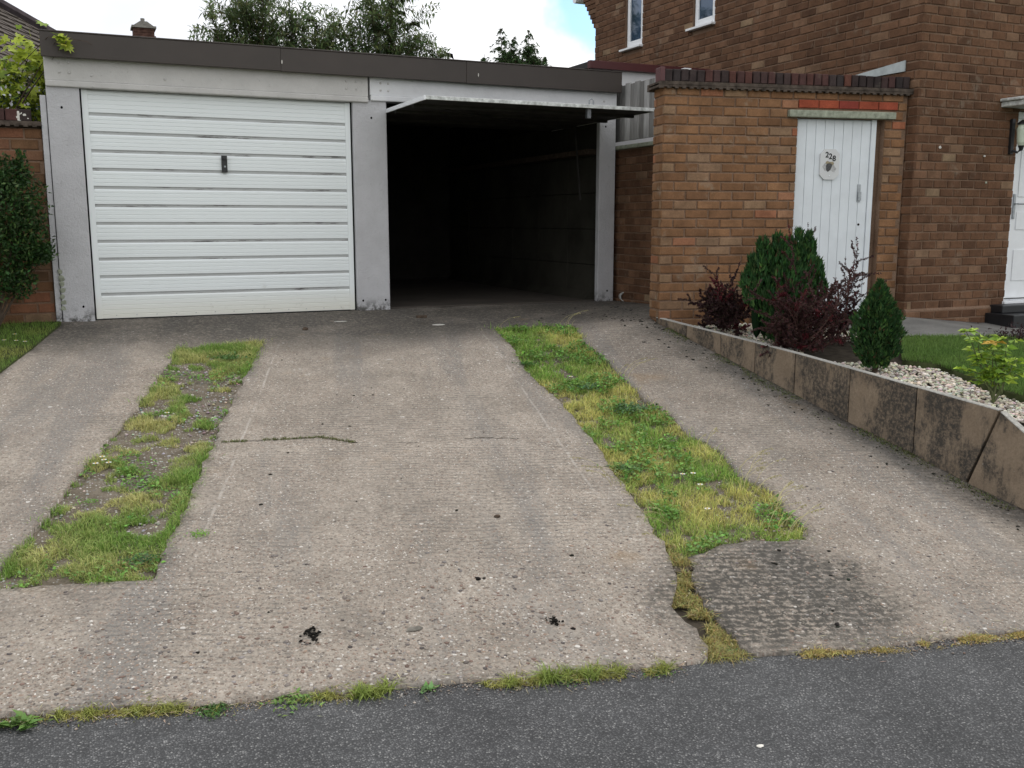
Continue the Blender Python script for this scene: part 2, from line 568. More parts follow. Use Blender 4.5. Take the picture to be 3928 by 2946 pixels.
def adopt(o, parent):
    """parent o (whose coordinates are world coordinates) without moving it"""
    if parent is None:
        return o
    o.parent = parent
    chain = Matrix.Identity(4)
    p = parent
    mats = []
    while p is not None:
        mats.append((p.matrix_basis.copy(), p.matrix_parent_inverse.copy(), p.parent))
        p = p.parent
    w = Matrix.Identity(4)
    for basis, inv, par in reversed(mats):
        w = w @ (inv if par else Matrix.Identity(4)) @ basis
    o.matrix_parent_inverse = w.inverted()
    return o


class MB:
    def __init__(self):
        self.v = []
        self.f = []
        self.mi = []

    def quad_box(self, corners8, mi=0):
        b = len(self.v)
        self.v += [tuple(c) for c in corners8]
        for q in ((0, 3, 2, 1), (4, 5, 6, 7), (0, 1, 5, 4), (1, 2, 6, 5), (2, 3, 7, 6), (3, 0, 4, 7)):
            self.f.append(tuple(b + i for i in q))
            self.mi.append(mi)
        return self

    def box(self, x0, x1, y0, y1, z0, z1, mi=0):
        return self.quad_box([(x0, y0, z0), (x1, y0, z0), (x1, y1, z0), (x0, y1, z0), (x0, y0, z1), (x1, y0, z1), (x1, y1, z1), (x0, y1, z1)], mi)

    def obox(self, o, u, w, s0, s1, d0, d1, z0, z1, mi=0):
        """box in a wall frame: o origin, u along the wall, w into the wall"""
        def P(s, d, z):
            return (o[0] + u[0] * s + w[0] * d, o[1] + u[1] * s + w[1] * d, z)
        return self.quad_box([P(s0, d0, z0), P(s1, d0, z0), P(s1, d1, z0), P(s0, d1, z0), P(s0, d0, z1), P(s1, d0, z1), P(s1, d1, z1), P(s0, d1, z1)], mi)

    def prism(self, pts, d, mi=0):
        """pts: 3-D polygon, extruded by vector d"""
        b = len(self.v)
        n = len(pts)
        self.v += [tuple(p) for p in pts] + [(p[0] + d[0], p[1] + d[1], p[2] + d[2]) for p in pts]
        self.f.append(tuple(b + i for i in range(n)))
        self.f.append(tuple(b + n + i for i in reversed(range(n))))
        self.mi += [mi, mi]
        for i in range(n):
            j = (i + 1) % n
            self.f.append((b + i, b + n + i, b + n + j, b + j))
            self.mi.append(mi)
        return self

    def tube(self, path, radii, seg=6, mi=0, cap=True):
        b = len(self.v)
        path = [Vector(p) for p in path]
        if not isinstance(radii, (list, tuple)):
            radii = [radii] * len(path)
        for i, p in enumerate(path):
            d = (path[min(i + 1, len(path) - 1)] - path[max(i - 1, 0)])
            if d.length < 1e-9:
                d = Vector((0, 0, 1))
            d.normalize()
            a = d.orthogonal().normalized()
            c = d.cross(a)
            for k in range(seg):
                th = 2 * PI * k / seg
                self.v.append(tuple(p + (a * math.cos(th) + c * math.sin(th)) * radii[i]))
        for i in range(len(path) - 1):
            for k in range(seg):
                k2 = (k + 1) % seg
                self.f.append((b + i * seg + k, b + i * seg + k2, b + (i + 1) * seg + k2, b + (i + 1) * seg + k))
                self.mi.append(mi)
        if cap:
            self.f.append(tuple(b + k for k in reversed(range(seg))))
            self.f.append(tuple(b + (len(path) - 1) * seg + k for k in range(seg)))
            self.mi += [mi, mi]
        return self

    def ball(self, c, r, sub=1, squash=(1, 1, 1), jit=0.0, mi=0):
        bm = bmesh.new()
        bmesh.ops.create_icosphere(bm, subdivisions=sub, radius=1)
        b = len(self.v)
        for v in bm.verts:
            k = 1 + random.uniform(-jit, jit)
            self.v.append((c[0] + v.co.x * r * squash[0] * k, c[1] + v.co.y * r * squash[1] * k, c[2] + v.co.z * r * squash[2] * k))
        for f in bm.faces:
            self.f.append(tuple(b + v.index for v in f.verts))
            self.mi.append(mi)
        bm.free()
        return self

    def build(self, name, mats, parent=None, bevel=0, smooth=False):
        me = bpy.data.meshes.new(name)
        me.from_pydata(self.v, [], self.f)
        if isinstance(mats, str):
            mats = [mats]
        for m in mats:
            me.materials.append(M[m])
        if len(mats) > 1:
            me.polygons.foreach_set('material_index', self.mi)
        bm = bmesh.new()
        bm.from_mesh(me)
        bmesh.ops.recalc_face_normals(bm, faces=bm.faces)
        if bevel:
            bmesh.ops.bevel(bm, geom=[e for e in bm.edges], offset=bevel, segments=2, profile=.5, affect='EDGES', clamp_overlap=True)
        bm.to_mesh(me)
        bm.free()
        if smooth:
            me.polygons.foreach_set('use_smooth', [True] * len(me.polygons))
        me.update()
        o = bpy.data.objects.new(name, me)
        COL.objects.link(o)
        adopt(o, parent)
        return o


def np_mesh(name, verts, faces_sizes, mat, cols=None, parent=None, smooth=False):
    """verts (N,3); faces_sizes: list of (index array (F,k)); cols (N,3) per vertex"""
    me = bpy.data.meshes.new(name)
    verts = np.asarray(verts, dtype=np.float32)
    me.vertices.add(len(verts))
    me.vertices.foreach_set('co', verts.ravel())
    loops = np.concatenate([f.ravel() for f in faces_sizes]).astype(np.int32)
    tot = np.concatenate([np.full(len(f), f.shape[1], np.int32) for f in faces_sizes])
    start = np.concatenate([[0], np.cumsum(tot)[:-1]]).astype(np.int32)
    me.loops.add(len(loops))
    me.loops.foreach_set('vertex_index', loops)
    me.polygons.add(len(tot))
    me.polygons.foreach_set('loop_start', start)
    try:
        me.polygons.foreach_set('loop_total', tot)
    except Exception:
        pass
    me.materials.append(M[mat])
    if smooth:
        me.polygons.foreach_set('use_smooth', np.ones(len(tot), dtype=bool))
    me.update(calc_edges=True)
    me.validate()
    if cols is not None:
        a = me.color_attributes.new('Col', 'FLOAT_COLOR', 'POINT')
        c4 = np.ones((len(verts), 4), np.float32)
        c4[:, :3] = cols
        a.data.foreach_set('color', c4.ravel())
    o = bpy.data.objects.new(name, me)
    COL.objects.link(o)
    adopt(o, parent)
    return o


def inpoly(px, py, poly):
    px = np.asarray(px)
    py = np.asarray(py)
    inside = np.zeros(px.shape, bool)
    n = len(poly)
    for i in range(n):
        x1, y1 = poly[i]
        x2, y2 = poly[(i + 1) % n]
        c = ((y1 > py) != (y2 > py)) & (px < (x2 - x1) * (py - y1) / (y2 - y1 + 1e-12) + x1)
        inside ^= c
    return inside


_lat = RNG.random((64, 64))


def vnoise(x, y, s):
    x = np.asarray(x) * s + 100
    y = np.asarray(y) * s + 100
    xi = np.floor(x).astype(int)
    yi = np.floor(y).astype(int)
    fx = x - xi
    fy = y - yi
    fx = fx * fx * (3 - 2 * fx)
    fy = fy * fy * (3 - 2 * fy)
    g = lambda a, b: _lat[a % 64, b % 64]
    return (g(xi, yi) * (1 - fx) + g(xi + 1, yi) * fx) * (1 - fy) + (g(xi, yi + 1) * (1 - fx) + g(xi + 1, yi + 1) * fx) * fy


# ------------------------------------------------------------------ terrain
DY = 9.75
GY = 0.138925
BY = [2.5, 3.5, 4.25, 4.67, 5.25, 6.13, 7.63, 8.8, 9.75]
BZ = [0, 0, .04, .08, .11, .17, .31, .132, 0]


def hfun(x, y):
    x = np.asarray(x, float)
    y = np.asarray(y, float)
    b = np.interp(y, BY, BZ)
    w = np.clip((x - 1) / 4, 0, 1.1) ** 1.5
    return np.where(y >= DY, 0.0, GY * (y - DY) + b * w)


def gz(x, y):
    return -.02 - .075 * (7.6 - np.asarray(y, float)) + .05 * np.clip((np.asarray(x, float) - 5.2) / 2, 0, 1) - .1 * np.clip(np.asarray(x, float) - 7.3, 0, 1)


LS = [(1.502, 8.68), (1.215, 7.762), (.878, 6.699), (.756, 6.259), (.632, 5.879), (.493, 5.374), (.372, 4.994), (.27, 4.608), (.255, 4.552), (.05, 4.582), (-.159, 4.618), (-.382, 4.66), (-.491, 4.669), (-.459, 4.728), (-.391, 4.857), (-.264, 5.212), (-.184, 5.482), (-.055, 5.905), (.094, 6.305), (.269, 6.856), (.554, 7.783), (.788, 8.627)]
RS = [(3.604, 8.444), (3.40, 7.5), (3.267, 6.958), (3.224, 6.369), (3.165, 5.947), (3.071, 5.438), (2.96, 5.103), (2.935, 4.931), (2.819, 4.413), (2.748, 4.207), (2.732, 4.107), (2.663, 3.941), (2.61, 3.814), (2.529, 3.704), (2.422, 3.592), (2.412, 3.502), (2.426, 3.377), (2.386, 3.233), (2.323, 3.154)]
RSR = [(2.536, 3.126), (2.531, 3.211), (2.547, 3.32), (2.559, 3.436), (2.577, 3.542), (2.652, 3.73), (2.749, 3.858), (2.775, 3.961), (3.036, 4.027), (3.3, 3.977), (3.52, 3.931), (3.618, 4.06), (3.636, 4.287), (3.737, 4.479), (3.686, 4.684), (3.691, 4.798), (3.804, 5.108), (3.802, 5.24), (3.75, 5.391), (3.823, 5.684), (3.825, 5.862), (3.876, 6.261), (3.904, 6.479), (3.979, 6.85), (4.015, 7.347), (4.267, 8.066)]
FE = [(-1.9, 3.97), (-1.2, 3.85), (-.339, 3.7), (-.191, 3.671), (.064, 3.611), (.298, 3.538), (.462, 3.502), (.541, 3.505), (.683, 3.496), (.825, 3.437), (1.115, 3.388), (1.264, 3.359), (1.53, 3.287), (1.674, 3.261), (1.916, 3.223), (2.184, 3.166)]
FER = [(2.762, 3.072), (2.93, 3.049), (3.159, 2.987), (3.512, 2.94), (3.878, 2.874), (5.14, 2.64)]
STRIP_R = RS[:10] + [(2.775, 4.06)] + RSR[7:]
CRACK = RS[9:] + RSR[:8]


def densify(poly, step, jit, seed, closed=True):
    rg = np.random.default_rng(seed)
    out = []
    n = len(poly)
    for i in range(n if closed else n - 1):
        a = np.array(poly[i], float)
        b = np.array(poly[(i + 1) % n], float)
        L = np.hypot(*(b - a))
        k = max(1, int(L / step))
        nrm = np.array([-(b - a)[1], (b - a)[0]]) / (L + 1e-9)
        for j in range(k):
            p = a + (b - a) * j / k
            if j:
                p = p + nrm * rg.normal(0, jit)
            out.append((float(p[0]), float(p[1])))
    if not closed:
        out.append(tuple(map(float, poly[-1])))
    return out


def sheet(name, outer, holes, grid, zf, mat, skirt=0.0, kind='structure', parent=None):
    pts = [Vector(p) for p in outer]
    n0 = len(outer)
    edges = [(i, (i + 1) % n0) for i in range(n0)]
    for h in holes:
        b = len(pts)
        pts += [Vector(p) for p in h]
        edges += [(b + i, b + (i + 1) % len(h)) for i in range(len(h))]
    xs = [p[0] for p in outer]
    ys = [p[1] for p in outer]
    gx, gy = np.meshgrid(np.arange(min(xs), max(xs), grid), np.arange(min(ys), max(ys), grid))
    gx = gx.ravel() + RNG.uniform(-.2, .2, gx.size) * grid
    gy = gy.ravel() + RNG.uniform(-.2, .2, gy.size) * grid
    keep = inpoly(gx, gy, outer)
    for h in holes:
        keep &= ~inpoly(gx, gy, h)
    pts += [Vector((float(a), float(b))) for a, b in zip(gx[keep], gy[keep])]
    vs, es, fs, *_ = delaunay_2d_cdt(pts, edges, [], 0, 1e-5)
    V = np.array([(v.x, v.y) for v in vs])
    F = np.array([f for f in fs if len(f) == 3])
    cen = V[F].mean(axis=1)
    k = inpoly(cen[:, 0], cen[:, 1], outer)
    for h in holes:
        k &= ~inpoly(cen[:, 0], cen[:, 1], h)
    F = F[k]
    Z = zf(V[:, 0], V[:, 1])
    verts = np.column_stack([V, Z])
    # orient up
    a, b, c = verts[F[:, 0]], verts[F[:, 1]], verts[F[:, 2]]
    nz = np.cross(b - a, c - a)[:, 2]
    F[nz < 0] = F[nz < 0][:, ::-1]
    faces = [F]
    if skirt:
        cnt = {}
        for f in F:
            for i in range(3):
                e = (int(f[i]), int(f[(i + 1) % 3]))
                cnt[e] = 1
        bd = [e for e in cnt if (e[1], e[0]) not in cnt]
        low = {}
        ex = []
        for e in bd:
            for q in e:
                if q not in low:
                    low[q] = len(verts) + len(ex)
                    ex.append((verts[q][0], verts[q][1], verts[q][2] - skirt))
        verts = np.vstack([verts, np.array(ex)])
        faces.append(np.array([(e[0], low[e[0]], low[e[1]], e[1]) for e in bd]))
    o = np_mesh(name, verts, faces, mat, parent=parent)
    tag(o, kind=kind)
    return o


# driveway (one sheet, the grass strips are openings in it)
rs_edge = densify(RS[::-1], .05, .010, 11, closed=False)
rsr_edge = densify(RSR[::-1], .05, .012, 12, closed=False)
outer = (densify(FE, .05, .006, 13, closed=False) + rs_edge + rsr_edge + densify(FER, .05, .008, 14, closed=False)
         + [(5.06, 4.2), (5.0, 5.3), (4.94, 6.7), (4.87, 7.55), (4.93, 7.75), (5.72, 8.9), (5.72, 9.80), (2.6, 9.80), (-.17, 9.80), (-.124, 9.568), (-.347, 8.801), (-.54, 8.16), (-1.1, 6.1), (-1.72, 4.7)])
ls_hole = densify(LS, .05, .010, 15)


def zdrive(x, y):
    return hfun(x, y) + .005 * (vnoise(x, y, 3.1) - .5) + .004 * (vnoise(x, y, 9) - .5)


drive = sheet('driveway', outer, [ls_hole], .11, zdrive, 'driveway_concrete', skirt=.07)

# soil under the strips and the crack
for nm, poly in (('soil', LS), ('soil', STRIP_R), ('soil', CRACK)):
    p = np.array(poly)
    c = p.mean(axis=0)
    x0, x1, y0, y1 = p[:, 0].min() - .12, p[:, 0].max() + .12, p[:, 1].min() - .04, p[:, 1].max() + .12
    sheet(nm, [(x0, y0), (x1, y0), (x1, y1), (x0, y1)], [], .07,
          lambda x, y: hfun(x, y) - .028 + .022 * (vnoise(x, y, 7) - .5) + .01 * (vnoise(x, y, 21) - .5) - (.012 if poly is CRACK else .0), 'dark_soil' if poly is CRACK else 'soil')

# pavement
EA = np.array([-.338, 3.70])
EB = np.array([3.919, 2.90])
eu = (EB - EA) / np.hypot(*(EB - EA))
en = np.array([eu[1], -eu[0]])       # toward the camera


def zpave(x, y):
    s = (x - EA[0]) * eu[0] + (y - EA[1]) * eu[1]
    d = (x - EA[0]) * en[0] + (y - EA[1]) * en[1]
    base = -.862 - .025 * np.clip(s, -30, 30)
    return base - .03 * np.clip(d, 0, 4) + np.where(d < 0, d * .02, 0)


pv = []
for s, d in ((-14, -.12), (16, -.12), (16, 6), (-14, 6)):
    q = EA + eu * s + en * d
    pv.append((float(q[0]), float(q[1])))
sheet('pavement', pv, [], .5, lambda x, y: zpave(x, y) + .006 * (vnoise(x, y, 1.5) - .5), 'asphalt')

# land behind and beside: one large ground sheet
gxs = [-400, -120, -40, -20, -10, -5, -2, 0, 2, 4, 6, 8, 12, 20, 40, 120, 400]
gys = [-400, -100, -30, -12, -4, 0, 2, 3, 4, 5, 6, 7, 8, 9, 9.7, 10.5, 12, 16, 25, 50, 120, 400, 900]


def zground(x, y):
    z = GY * (np.clip(y, 2.2, DY) - DY) - .16
    return np.where(y > 9.7, -.06, z) - np.where(y < 2.2, .25, 0)


gv = np.array([(x, y, float(zground(x, y))) for y in gys for x in gxs])
nx = len(gxs)
gf = np.array([(j * nx + i, j * nx + i + 1, (j + 1) * nx + i + 1, (j + 1) * nx + i) for j in range(len(gys) - 1) for i in range(nx - 1)])
tag(np_mesh('ground', gv, [gf], 'far_grass'), kind='structure')

# left lawn bank beside the drive
LAWN_L = [(-.115, 9.62), (-.335, 8.80), (-.53, 8.16), (-1.09, 6.1), (-1.71, 4.7), (-4.5, 5.2), (-4.5, 9.72), (-.12, 9.72)]
sheet('lawn_bank', densify(LAWN_L, .2, 0, 3), [], .15, lambda x, y: hfun(x, y) + .005 + .02 * (vnoise(x, y, 4) - .5), 'lawn_soil', skirt=.1)

# front garden: bed of earth, lawn and concrete path
BED = [(4.96, 7.55), (5.0, 6.7), (5.04, 5.3), (5.10, 4.0), (5.13, 3.2), (11, 2.2), (11, 7.2), (6.6, 7.3), (4.97, 7.66)]
sheet('garden_bed', densify(BED, .25, 0, 4), [], .2, lambda x, y: gz(x, y) - .03 - np.clip(4.05 - y, 0, 2) * .45 * (x < 7), 'dark_soil', skirt=.3)
LAWN_F = [(6.45, 6.17), (5.73, 5.46), (5.87, 5.23), (5.77, 4.88), (5.62, 4.55), (5.62, 4.2), (6.3, 3.9), (10, 3.4), (10, 5.3), (7.45, 5.76)]
sheet('lawn', densify(LAWN_F, .08, .012, 5), [], .15, lambda x, y: gz(x, y) + .025 + .01 * (vnoise(x, y, 5) - .5), 'lawn_soil', skirt=.08)
PATH = [(6.50, 6.24), (7.46, 5.82), (10.5, 5.4), (10.5, 6.99), (7.28, 6.99), (7.28, 7.09), (6.2, 7.30)]
sheet('path', densify(PATH, .1, .004, 6), [], .3, lambda x, y: gz(x, y) + .015, 'path_concrete', skirt=.06)

# ------------------------------------------------------------------ brickwork
def unit_brick(name, L, H, mat, Dp=.035, ch=.005):
    v = []
    for (y, dx, dz) in ((0, ch, ch), (ch, 0, 0), (Dp, 0, 0)):
        v += [(-L / 2 + dx, y, -H / 2 + dz), (L / 2 - dx, y, -H / 2 + dz), (L / 2 - dx, y, H / 2 - dz), (-L / 2 + dx, y, H / 2 - dz)]
    f = [(0, 1, 2, 3)]
    for a in (0, 4):
        for i in range(4):
            j = (i + 1) % 4
            f.append((a + j, a + i, a + 4 + i, a + 4 + j))
    me = bpy.data.meshes.new(name)
    me.from_pydata(v, [], f)
    me.materials.append(M[mat])
    me.update()
    return me


def course_bricks(o, u, w, z0, ncourse, ch, s0, s1, bl, joint, holes=(), phase=0.0):
    """list of (s_centre, z_centre, length) in a wall frame"""
    out = []
    for i in range(ncourse):
        z = z0 + i * ch
        off = ((i % 2) * .5 + phase) * bl
        s = s0 - bl + (off % bl)
        while s < s1:
            a, b = max(s + joint / 2, s0), min(s + bl - joint / 2, s1)
            segs = [(a, b)]
            for (h0, h1, hz0, hz1) in holes:
                if z + ch * .9 > hz0 and z + ch * .1 < hz1:
                    ns = []
                    for (p, q) in segs:
                        if q <= h0 or p >= h1:
                            ns.append((p, q))
                        else:
                            if p < h0 - .01:
                                ns.append((p, h0))
                            if q > h1 + .01:
                                ns.append((h1, q))
                    segs = ns
            for (p, q) in segs:
                if q - p > .035:
                    out.append(((p + q) / 2, z + ch / 2, q - p))
            s += bl
    return out


def cam_score(p, area):
    d = Vector(p) - cam.location
    f = Vector((math.sin(YAW) * math.cos(PITCH), math.cos(YAW) * math.cos(PITCH), -math.sin(PITCH)))
    r = Vector((math.cos(YAW), -math.sin(YAW), 0))
    up = r.cross(f)
    z = d.dot(f)
    if z <= 0.1:
        return -1
    x, y = d.dot(r) / z, d.dot(up) / z
    ok = abs(x) < .54 and abs(y) < .41
    return area / (z * z) * (1 if ok else .001)


def lay(parent, walls, bh, limit, mat, matfar, seed=1):
    """walls: list of (o,u,w,bricks,stdlen). The `limit` largest in view become objects, the others one joined part"""
    rg = random.Random(seed)
    items = []
    for (o, u, w, bricks, bl) in walls:
        for (s, z, L) in bricks:
            p = (o[0] + u[0] * s, o[1] + u[1] * s, z)
            items.append((cam_score(p, L * bh), p, u, w, L, bl))
    items.sort(key=lambda a: -a[0])
    meshes = {}
    jv, jf = [], []
    for k, (sc, p, u, w, L, bl) in enumerate(items):
        key = (round(bl, 3), bh)
        if key not in meshes:
            meshes[key] = unit_brick('brick', bl, bh, mat)
        me = meshes[key]
        rz = math.atan2(u[1], u[0])
        out = rg.uniform(-.003, .002)
        loc = (p[0] - w[0] * out, p[1] - w[1] * out, p[2] + rg.uniform(-.002, .002))
        rot = (rg.uniform(-.006, .006), rg.uniform(-.008, .008), rz + rg.uniform(-.008, .008))
        scl = (L / bl * rg.uniform(.985, 1.0), 1, rg.uniform(.95, 1.03))
        if k < limit and sc > 0:
            ob = bpy.data.objects.new('brick', me)
            ob.location = loc
            ob.rotation_euler = rot
            ob.scale = scl
            COL.objects.link(ob)
            adopt(ob, parent)
        else:
            mt = Matrix.LocRotScale(Vector(loc), Matrix.Rotation(rz, 3, 'Z').to_quaternion(), Vector(scl))
            b = len(jv)
            jv += [tuple(mt @ v.co) for v in me.vertices]
            jf += [tuple(b + i for i in f.vertices) for f in me.polygons]
    if jv:
        me = bpy.data.meshes.new('brickwork')
        me.from_pydata(jv, [], jf)
        me.materials.append(M[matfar])
        ob = bpy.data.objects.new('brickwork', me)
        COL.objects.link(ob)
        adopt(ob, parent)
        ob['kind'] = 'stuff'


def holed_wall(mb, o, u, w, s0, s1, z0, z1, d0, d1, holes):
    ss = sorted({s0, s1, *[h[0] for h in holes], *[h[1] for h in holes]})
    zs = sorted({z0, z1, *[h[2] for h in holes], *[h[3] for h in holes]})
    ss = [s for s in ss if s0 <= s <= s1]
    zs = [z for z in zs if z0 <= z <= z1]
    for i in range(len(ss) - 1):
        # merge vertically where possible
        run = None
        for j in range(len(zs) - 1):
            cs, cz = (ss[i] + ss[i + 1]) / 2, (zs[j] + zs[j + 1]) / 2
            solid = not any(h[0] < cs < h[1] and h[2] < cz < h[3] for h in holes)
            if solid:
                run = (run[0] if run else zs[j], zs[j + 1])
            if (not solid or j == len(zs) - 2) and run:
                mb.obox(o, u, w, ss[i], ss[i + 1], d0, d1, run[0], run[1])
                run = None


# ------------------------------------------------------------------ the double garage
G = empty('garage', (2.8, 9.75, 0), 'grey and white concrete double garage with dark brown fascia, one door open', 'garage')
# pillars
for (x0, x1, z1, yb) in ((-.098, .172, 2.12, 9.97), (2.662, 3.010, 2.10, 9.97), (5.475, 5.682, 2.10, 9.825)):
    MB().box(x0, x1, 9.75, yb, -.10, z1).build('pillar', 'pillar_paint', G, bevel=.008)
MB().box(-.152, -.104, 9.765, 9.97, -.10, 2.0).build('edge_strip', 'pillar_paint', G, bevel=.004)
MB().box(-.106, -.096, 9.79, 9.95, -.08, 2.0).build('joint_gap', 'dark_gap', G)
# patch where the render has come away at the foot of the pillar
pm = MB()
for k in range(7):
    zc = .12 + k * .055
    pm.ball((-.085 + random.uniform(-.008, .012), 9.752, zc), .028, 1, (1, .25, 1.1), .3)
pm.build('broken_render', 'lintel_concrete', G)
# lintel beams with their lower flange
for (x0, x1, zb, mat) in ((-.10, 2.822, 2.075, 'lintel_grey'), (2.842, 5.682, 2.095, 'lintel_white')):
    b = MB().box(x0, x1, 9.742, 9.95, zb + .055, 2.36).build('lintel', mat, G, bevel=.006)
    MB().box(x0 + .002, x1 - .002, 9.722, 9.90, zb, zb + .0545).build('flange', mat, b, bevel=.010)
MB().box(2.823, 2.841, 9.80, 9.95, 2.08, 2.36).build('joint_gap', 'dark_gap', G)
for (x, z) in ((.02, 2.285), (.10, 2.285), (.02, 2.20), (.10, 2.20), (.28, 2.185), (.90, 2.19), (2.60, 2.27), (2.70, 2.27), (2.60, 2.20), (2.70, 2.20), (2.95, 2.27), (3.03, 2.27), (2.95, 2.20), (3.03, 2.20), (5.52, 2.22)):
    MB().ball((x, 9.741, z), .012, 2, (1, .6, 1)).build('bolt', 'lintel_grey', G, smooth=True)
for (x, z) in ((.02, 1.90), (2.85, 1.93), (2.72, .10), (2.96, .10), (5.55, 1.95), (5.60, .12), (.08, .13)):
    MB().ball((x, 9.749, z), .010, 2, (1, .35, 1.2)).build('fixing_hole', 'dark_gap', G)
# fascia in three lengths, with a folded top edge
for i, (x0, x1) in enumerate(((-.115, 1.95), (1.951, 3.85), (3.851, 5.70))):
    f = MB().box(x0, x1, 9.665 + .002 * (i == 1), 9.70, 2.318 - .003 * i, 2.527).build('fascia', 'fascia_brown', G, bevel=.004)
    MB().box(x0, x1, 9.660, 9.74, 2.5275, 2.540).build('edge_trim', 'fascia_brown', f, bevel=.003)
for x in (1.96, 3.98):
    MB().ball((x, 9.662, 2.40), .007, 1, (1, .5, 3.0)).build('paint_drip', 'stone_white', G)
MB().box(-.10, 5.69, 9.705, 14.95, 2.365, 2.50).build('roof', 'roof_felt', G)
# side and back walls and an added divider, panel by panel on the side that shows through the opening
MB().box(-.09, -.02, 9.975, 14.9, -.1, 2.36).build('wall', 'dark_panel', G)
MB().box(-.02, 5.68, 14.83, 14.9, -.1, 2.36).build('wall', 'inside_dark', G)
MB().box(2.79, 2.86, 9.98, 14.82, -.1, 2.36).build('wall', 'inside_dark', G)  # unseen partition, added to darken the open bay
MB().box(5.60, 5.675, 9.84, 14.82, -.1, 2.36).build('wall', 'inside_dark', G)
pl = unit_brick('wall_panel', .806, .407, 'dark_panel', .04, .004)
for i in range(6):
    for j in range(5):
        ob = bpy.data.objects.new('wall_panel', pl)
        ob.location = (5.56 + random.uniform(-.004, .004), 10.26 + i * .811, .20 + j * .412)
        ob.rotation_euler = (0, 0, -PI / 2)
        COL.objects.link(ob)
        adopt(ob, G)
MB().box(5.45, 5.56, 9.98, 14.8, 1.66, 1.72).build('rail', 'bark', G)
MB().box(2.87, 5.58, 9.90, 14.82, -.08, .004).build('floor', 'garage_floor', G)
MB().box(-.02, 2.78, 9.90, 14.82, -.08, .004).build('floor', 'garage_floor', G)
fil = MB()
fil.prism([(5.56, 10.0, .0), (5.56, 10.0, .10), (5.44, 10.0, .0)], (0, 4.6, 0))
fil.build('kerb_fillet', 'dark_panel', G)

# closed up-and-over door: leaf, stiles and twelve ribbed panels
XD0, XD1 = .186, 2.645
leaf = MB().box(XD0, XD1, 9.812, 9.85, .006, 2.072).build('door', 'groove_white', G)
MB().box(.174, .185, 9.80, 9.86, .0, 2.075).build('door_gap', 'dark_gap', G)
MB().box(2.646, 2.660, 9.80, 9.86, .0, 2.075).build('door_gap', 'dark_gap', G)
MB().box(XD0, XD1, 9.79, 9.86, -.015, .005).build('door_gap', 'dark_gap', G)
for (a, b) in ((XD0, XD0 + .052), (XD1 - .052, XD1)):
    MB().box(a, b, 9.796, 9.8115, .006, 2.070).build('stile', 'door_white', leaf, bevel=.003)
gtop = [1.873 - .1627 * k for k in range(11)]
tops = [2.068] + [g - .027 for g in gtop]
bots = gtop + [.008]
for k, (zt, zb) in enumerate(zip(tops, bots)):
    n = 4 if k in (0, 11) else 3
    h = zt - zb
    prof = [(9.8118, zb), (9.8005, zb + .0015)]
    for i in range(n):
        zc = zb + h * (i + .9) / (n + .95)
        prof += [(9.8000, zc - .0045), (9.8042, zc), (9.8000, zc + .0030)]
    prof += [(9.8000, zt - .013), (9.8118, zt)]
    x0, x1 = XD0 + .0525, XD1 - .0525
    me = MB()
    m = len(prof)
    for x in (x0, x1):
        me.v += [(x, y, z) for (y, z) in prof]
    for i in range(m - 1):
        me.f.append((i, i + 1, m + i + 1, m + i))
        me.mi.append(0)
    me.f.append(tuple(range(m)))
    me.f.append(tuple(m + i for i in reversed(range(m))))
    me.mi += [0, 0]
    me.build('panel', 'door_white', leaf)
hd = MB().box(1.376, 1.428, 9.775, 9.7995, 1.366, 1.523)
hd.tube([(1.402, 9.776, 1.495), (1.402, 9.757, 1.495)], [.017, .015], 12)
hd.build('handle', 'black_plastic', leaf, bevel=.003)
MB().tube([(1.405, 9.776, 1.42), (1.405, 9.770, 1.42)], .009, 10).build('keyhole', 'steel', leaf)
for x in np.linspace(.36, 2.5, 13):
    MB().ball((x, 9.7995, .035), .006, 1, (1, .5, 1)).build('rivet', 'groove_white', leaf)

# open up-and-over door standing out like a canopy
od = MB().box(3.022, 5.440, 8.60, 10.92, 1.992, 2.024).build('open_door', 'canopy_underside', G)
MB().box(3.022, 5.440, 8.578, 8.5995, 1.991, 2.0245).build('front_edge', 'canopy_edge', od, bevel=.003)
MB().box(3.004, 3.0215, 8.579, 10.9, 1.986, 2.025).build('side_edge', 'upvc_white', od, bevel=.003)
MB().box(5.4405, 5.455, 8.579, 10.9, 1.990, 2.025).build('side_edge', 'canopy_edge', od, bevel=.003)
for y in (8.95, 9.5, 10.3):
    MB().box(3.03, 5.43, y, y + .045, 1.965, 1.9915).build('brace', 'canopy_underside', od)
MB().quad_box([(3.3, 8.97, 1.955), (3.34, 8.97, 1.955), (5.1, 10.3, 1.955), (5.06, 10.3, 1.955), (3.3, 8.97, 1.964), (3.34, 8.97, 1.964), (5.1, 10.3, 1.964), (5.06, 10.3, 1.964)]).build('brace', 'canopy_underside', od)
hs = MB()
hs.tube([(4.74, 8.66, 2.025), (4.74, 8.66, 2.075), (4.765, 8.66, 2.09), (4.785, 8.66, 2.075), (4.785, 8.66, 2.025)], .007, 8)
hs.box(4.71, 4.83, 8.64, 8.68, 2.0245, 2.03)
hs.build('handle', 'steel', od)
MB().box(4.70, 4.74, 8.62, 8.66, 1.90, 1.9915).build('latch', 'steel', od)
for x in (3.06, 5.40):
    MB().tube([(x, 10.05, 1.15), (x, 10.2, 1.99)], .012, 6).build('lifting_arm', 'canopy_underside', od)

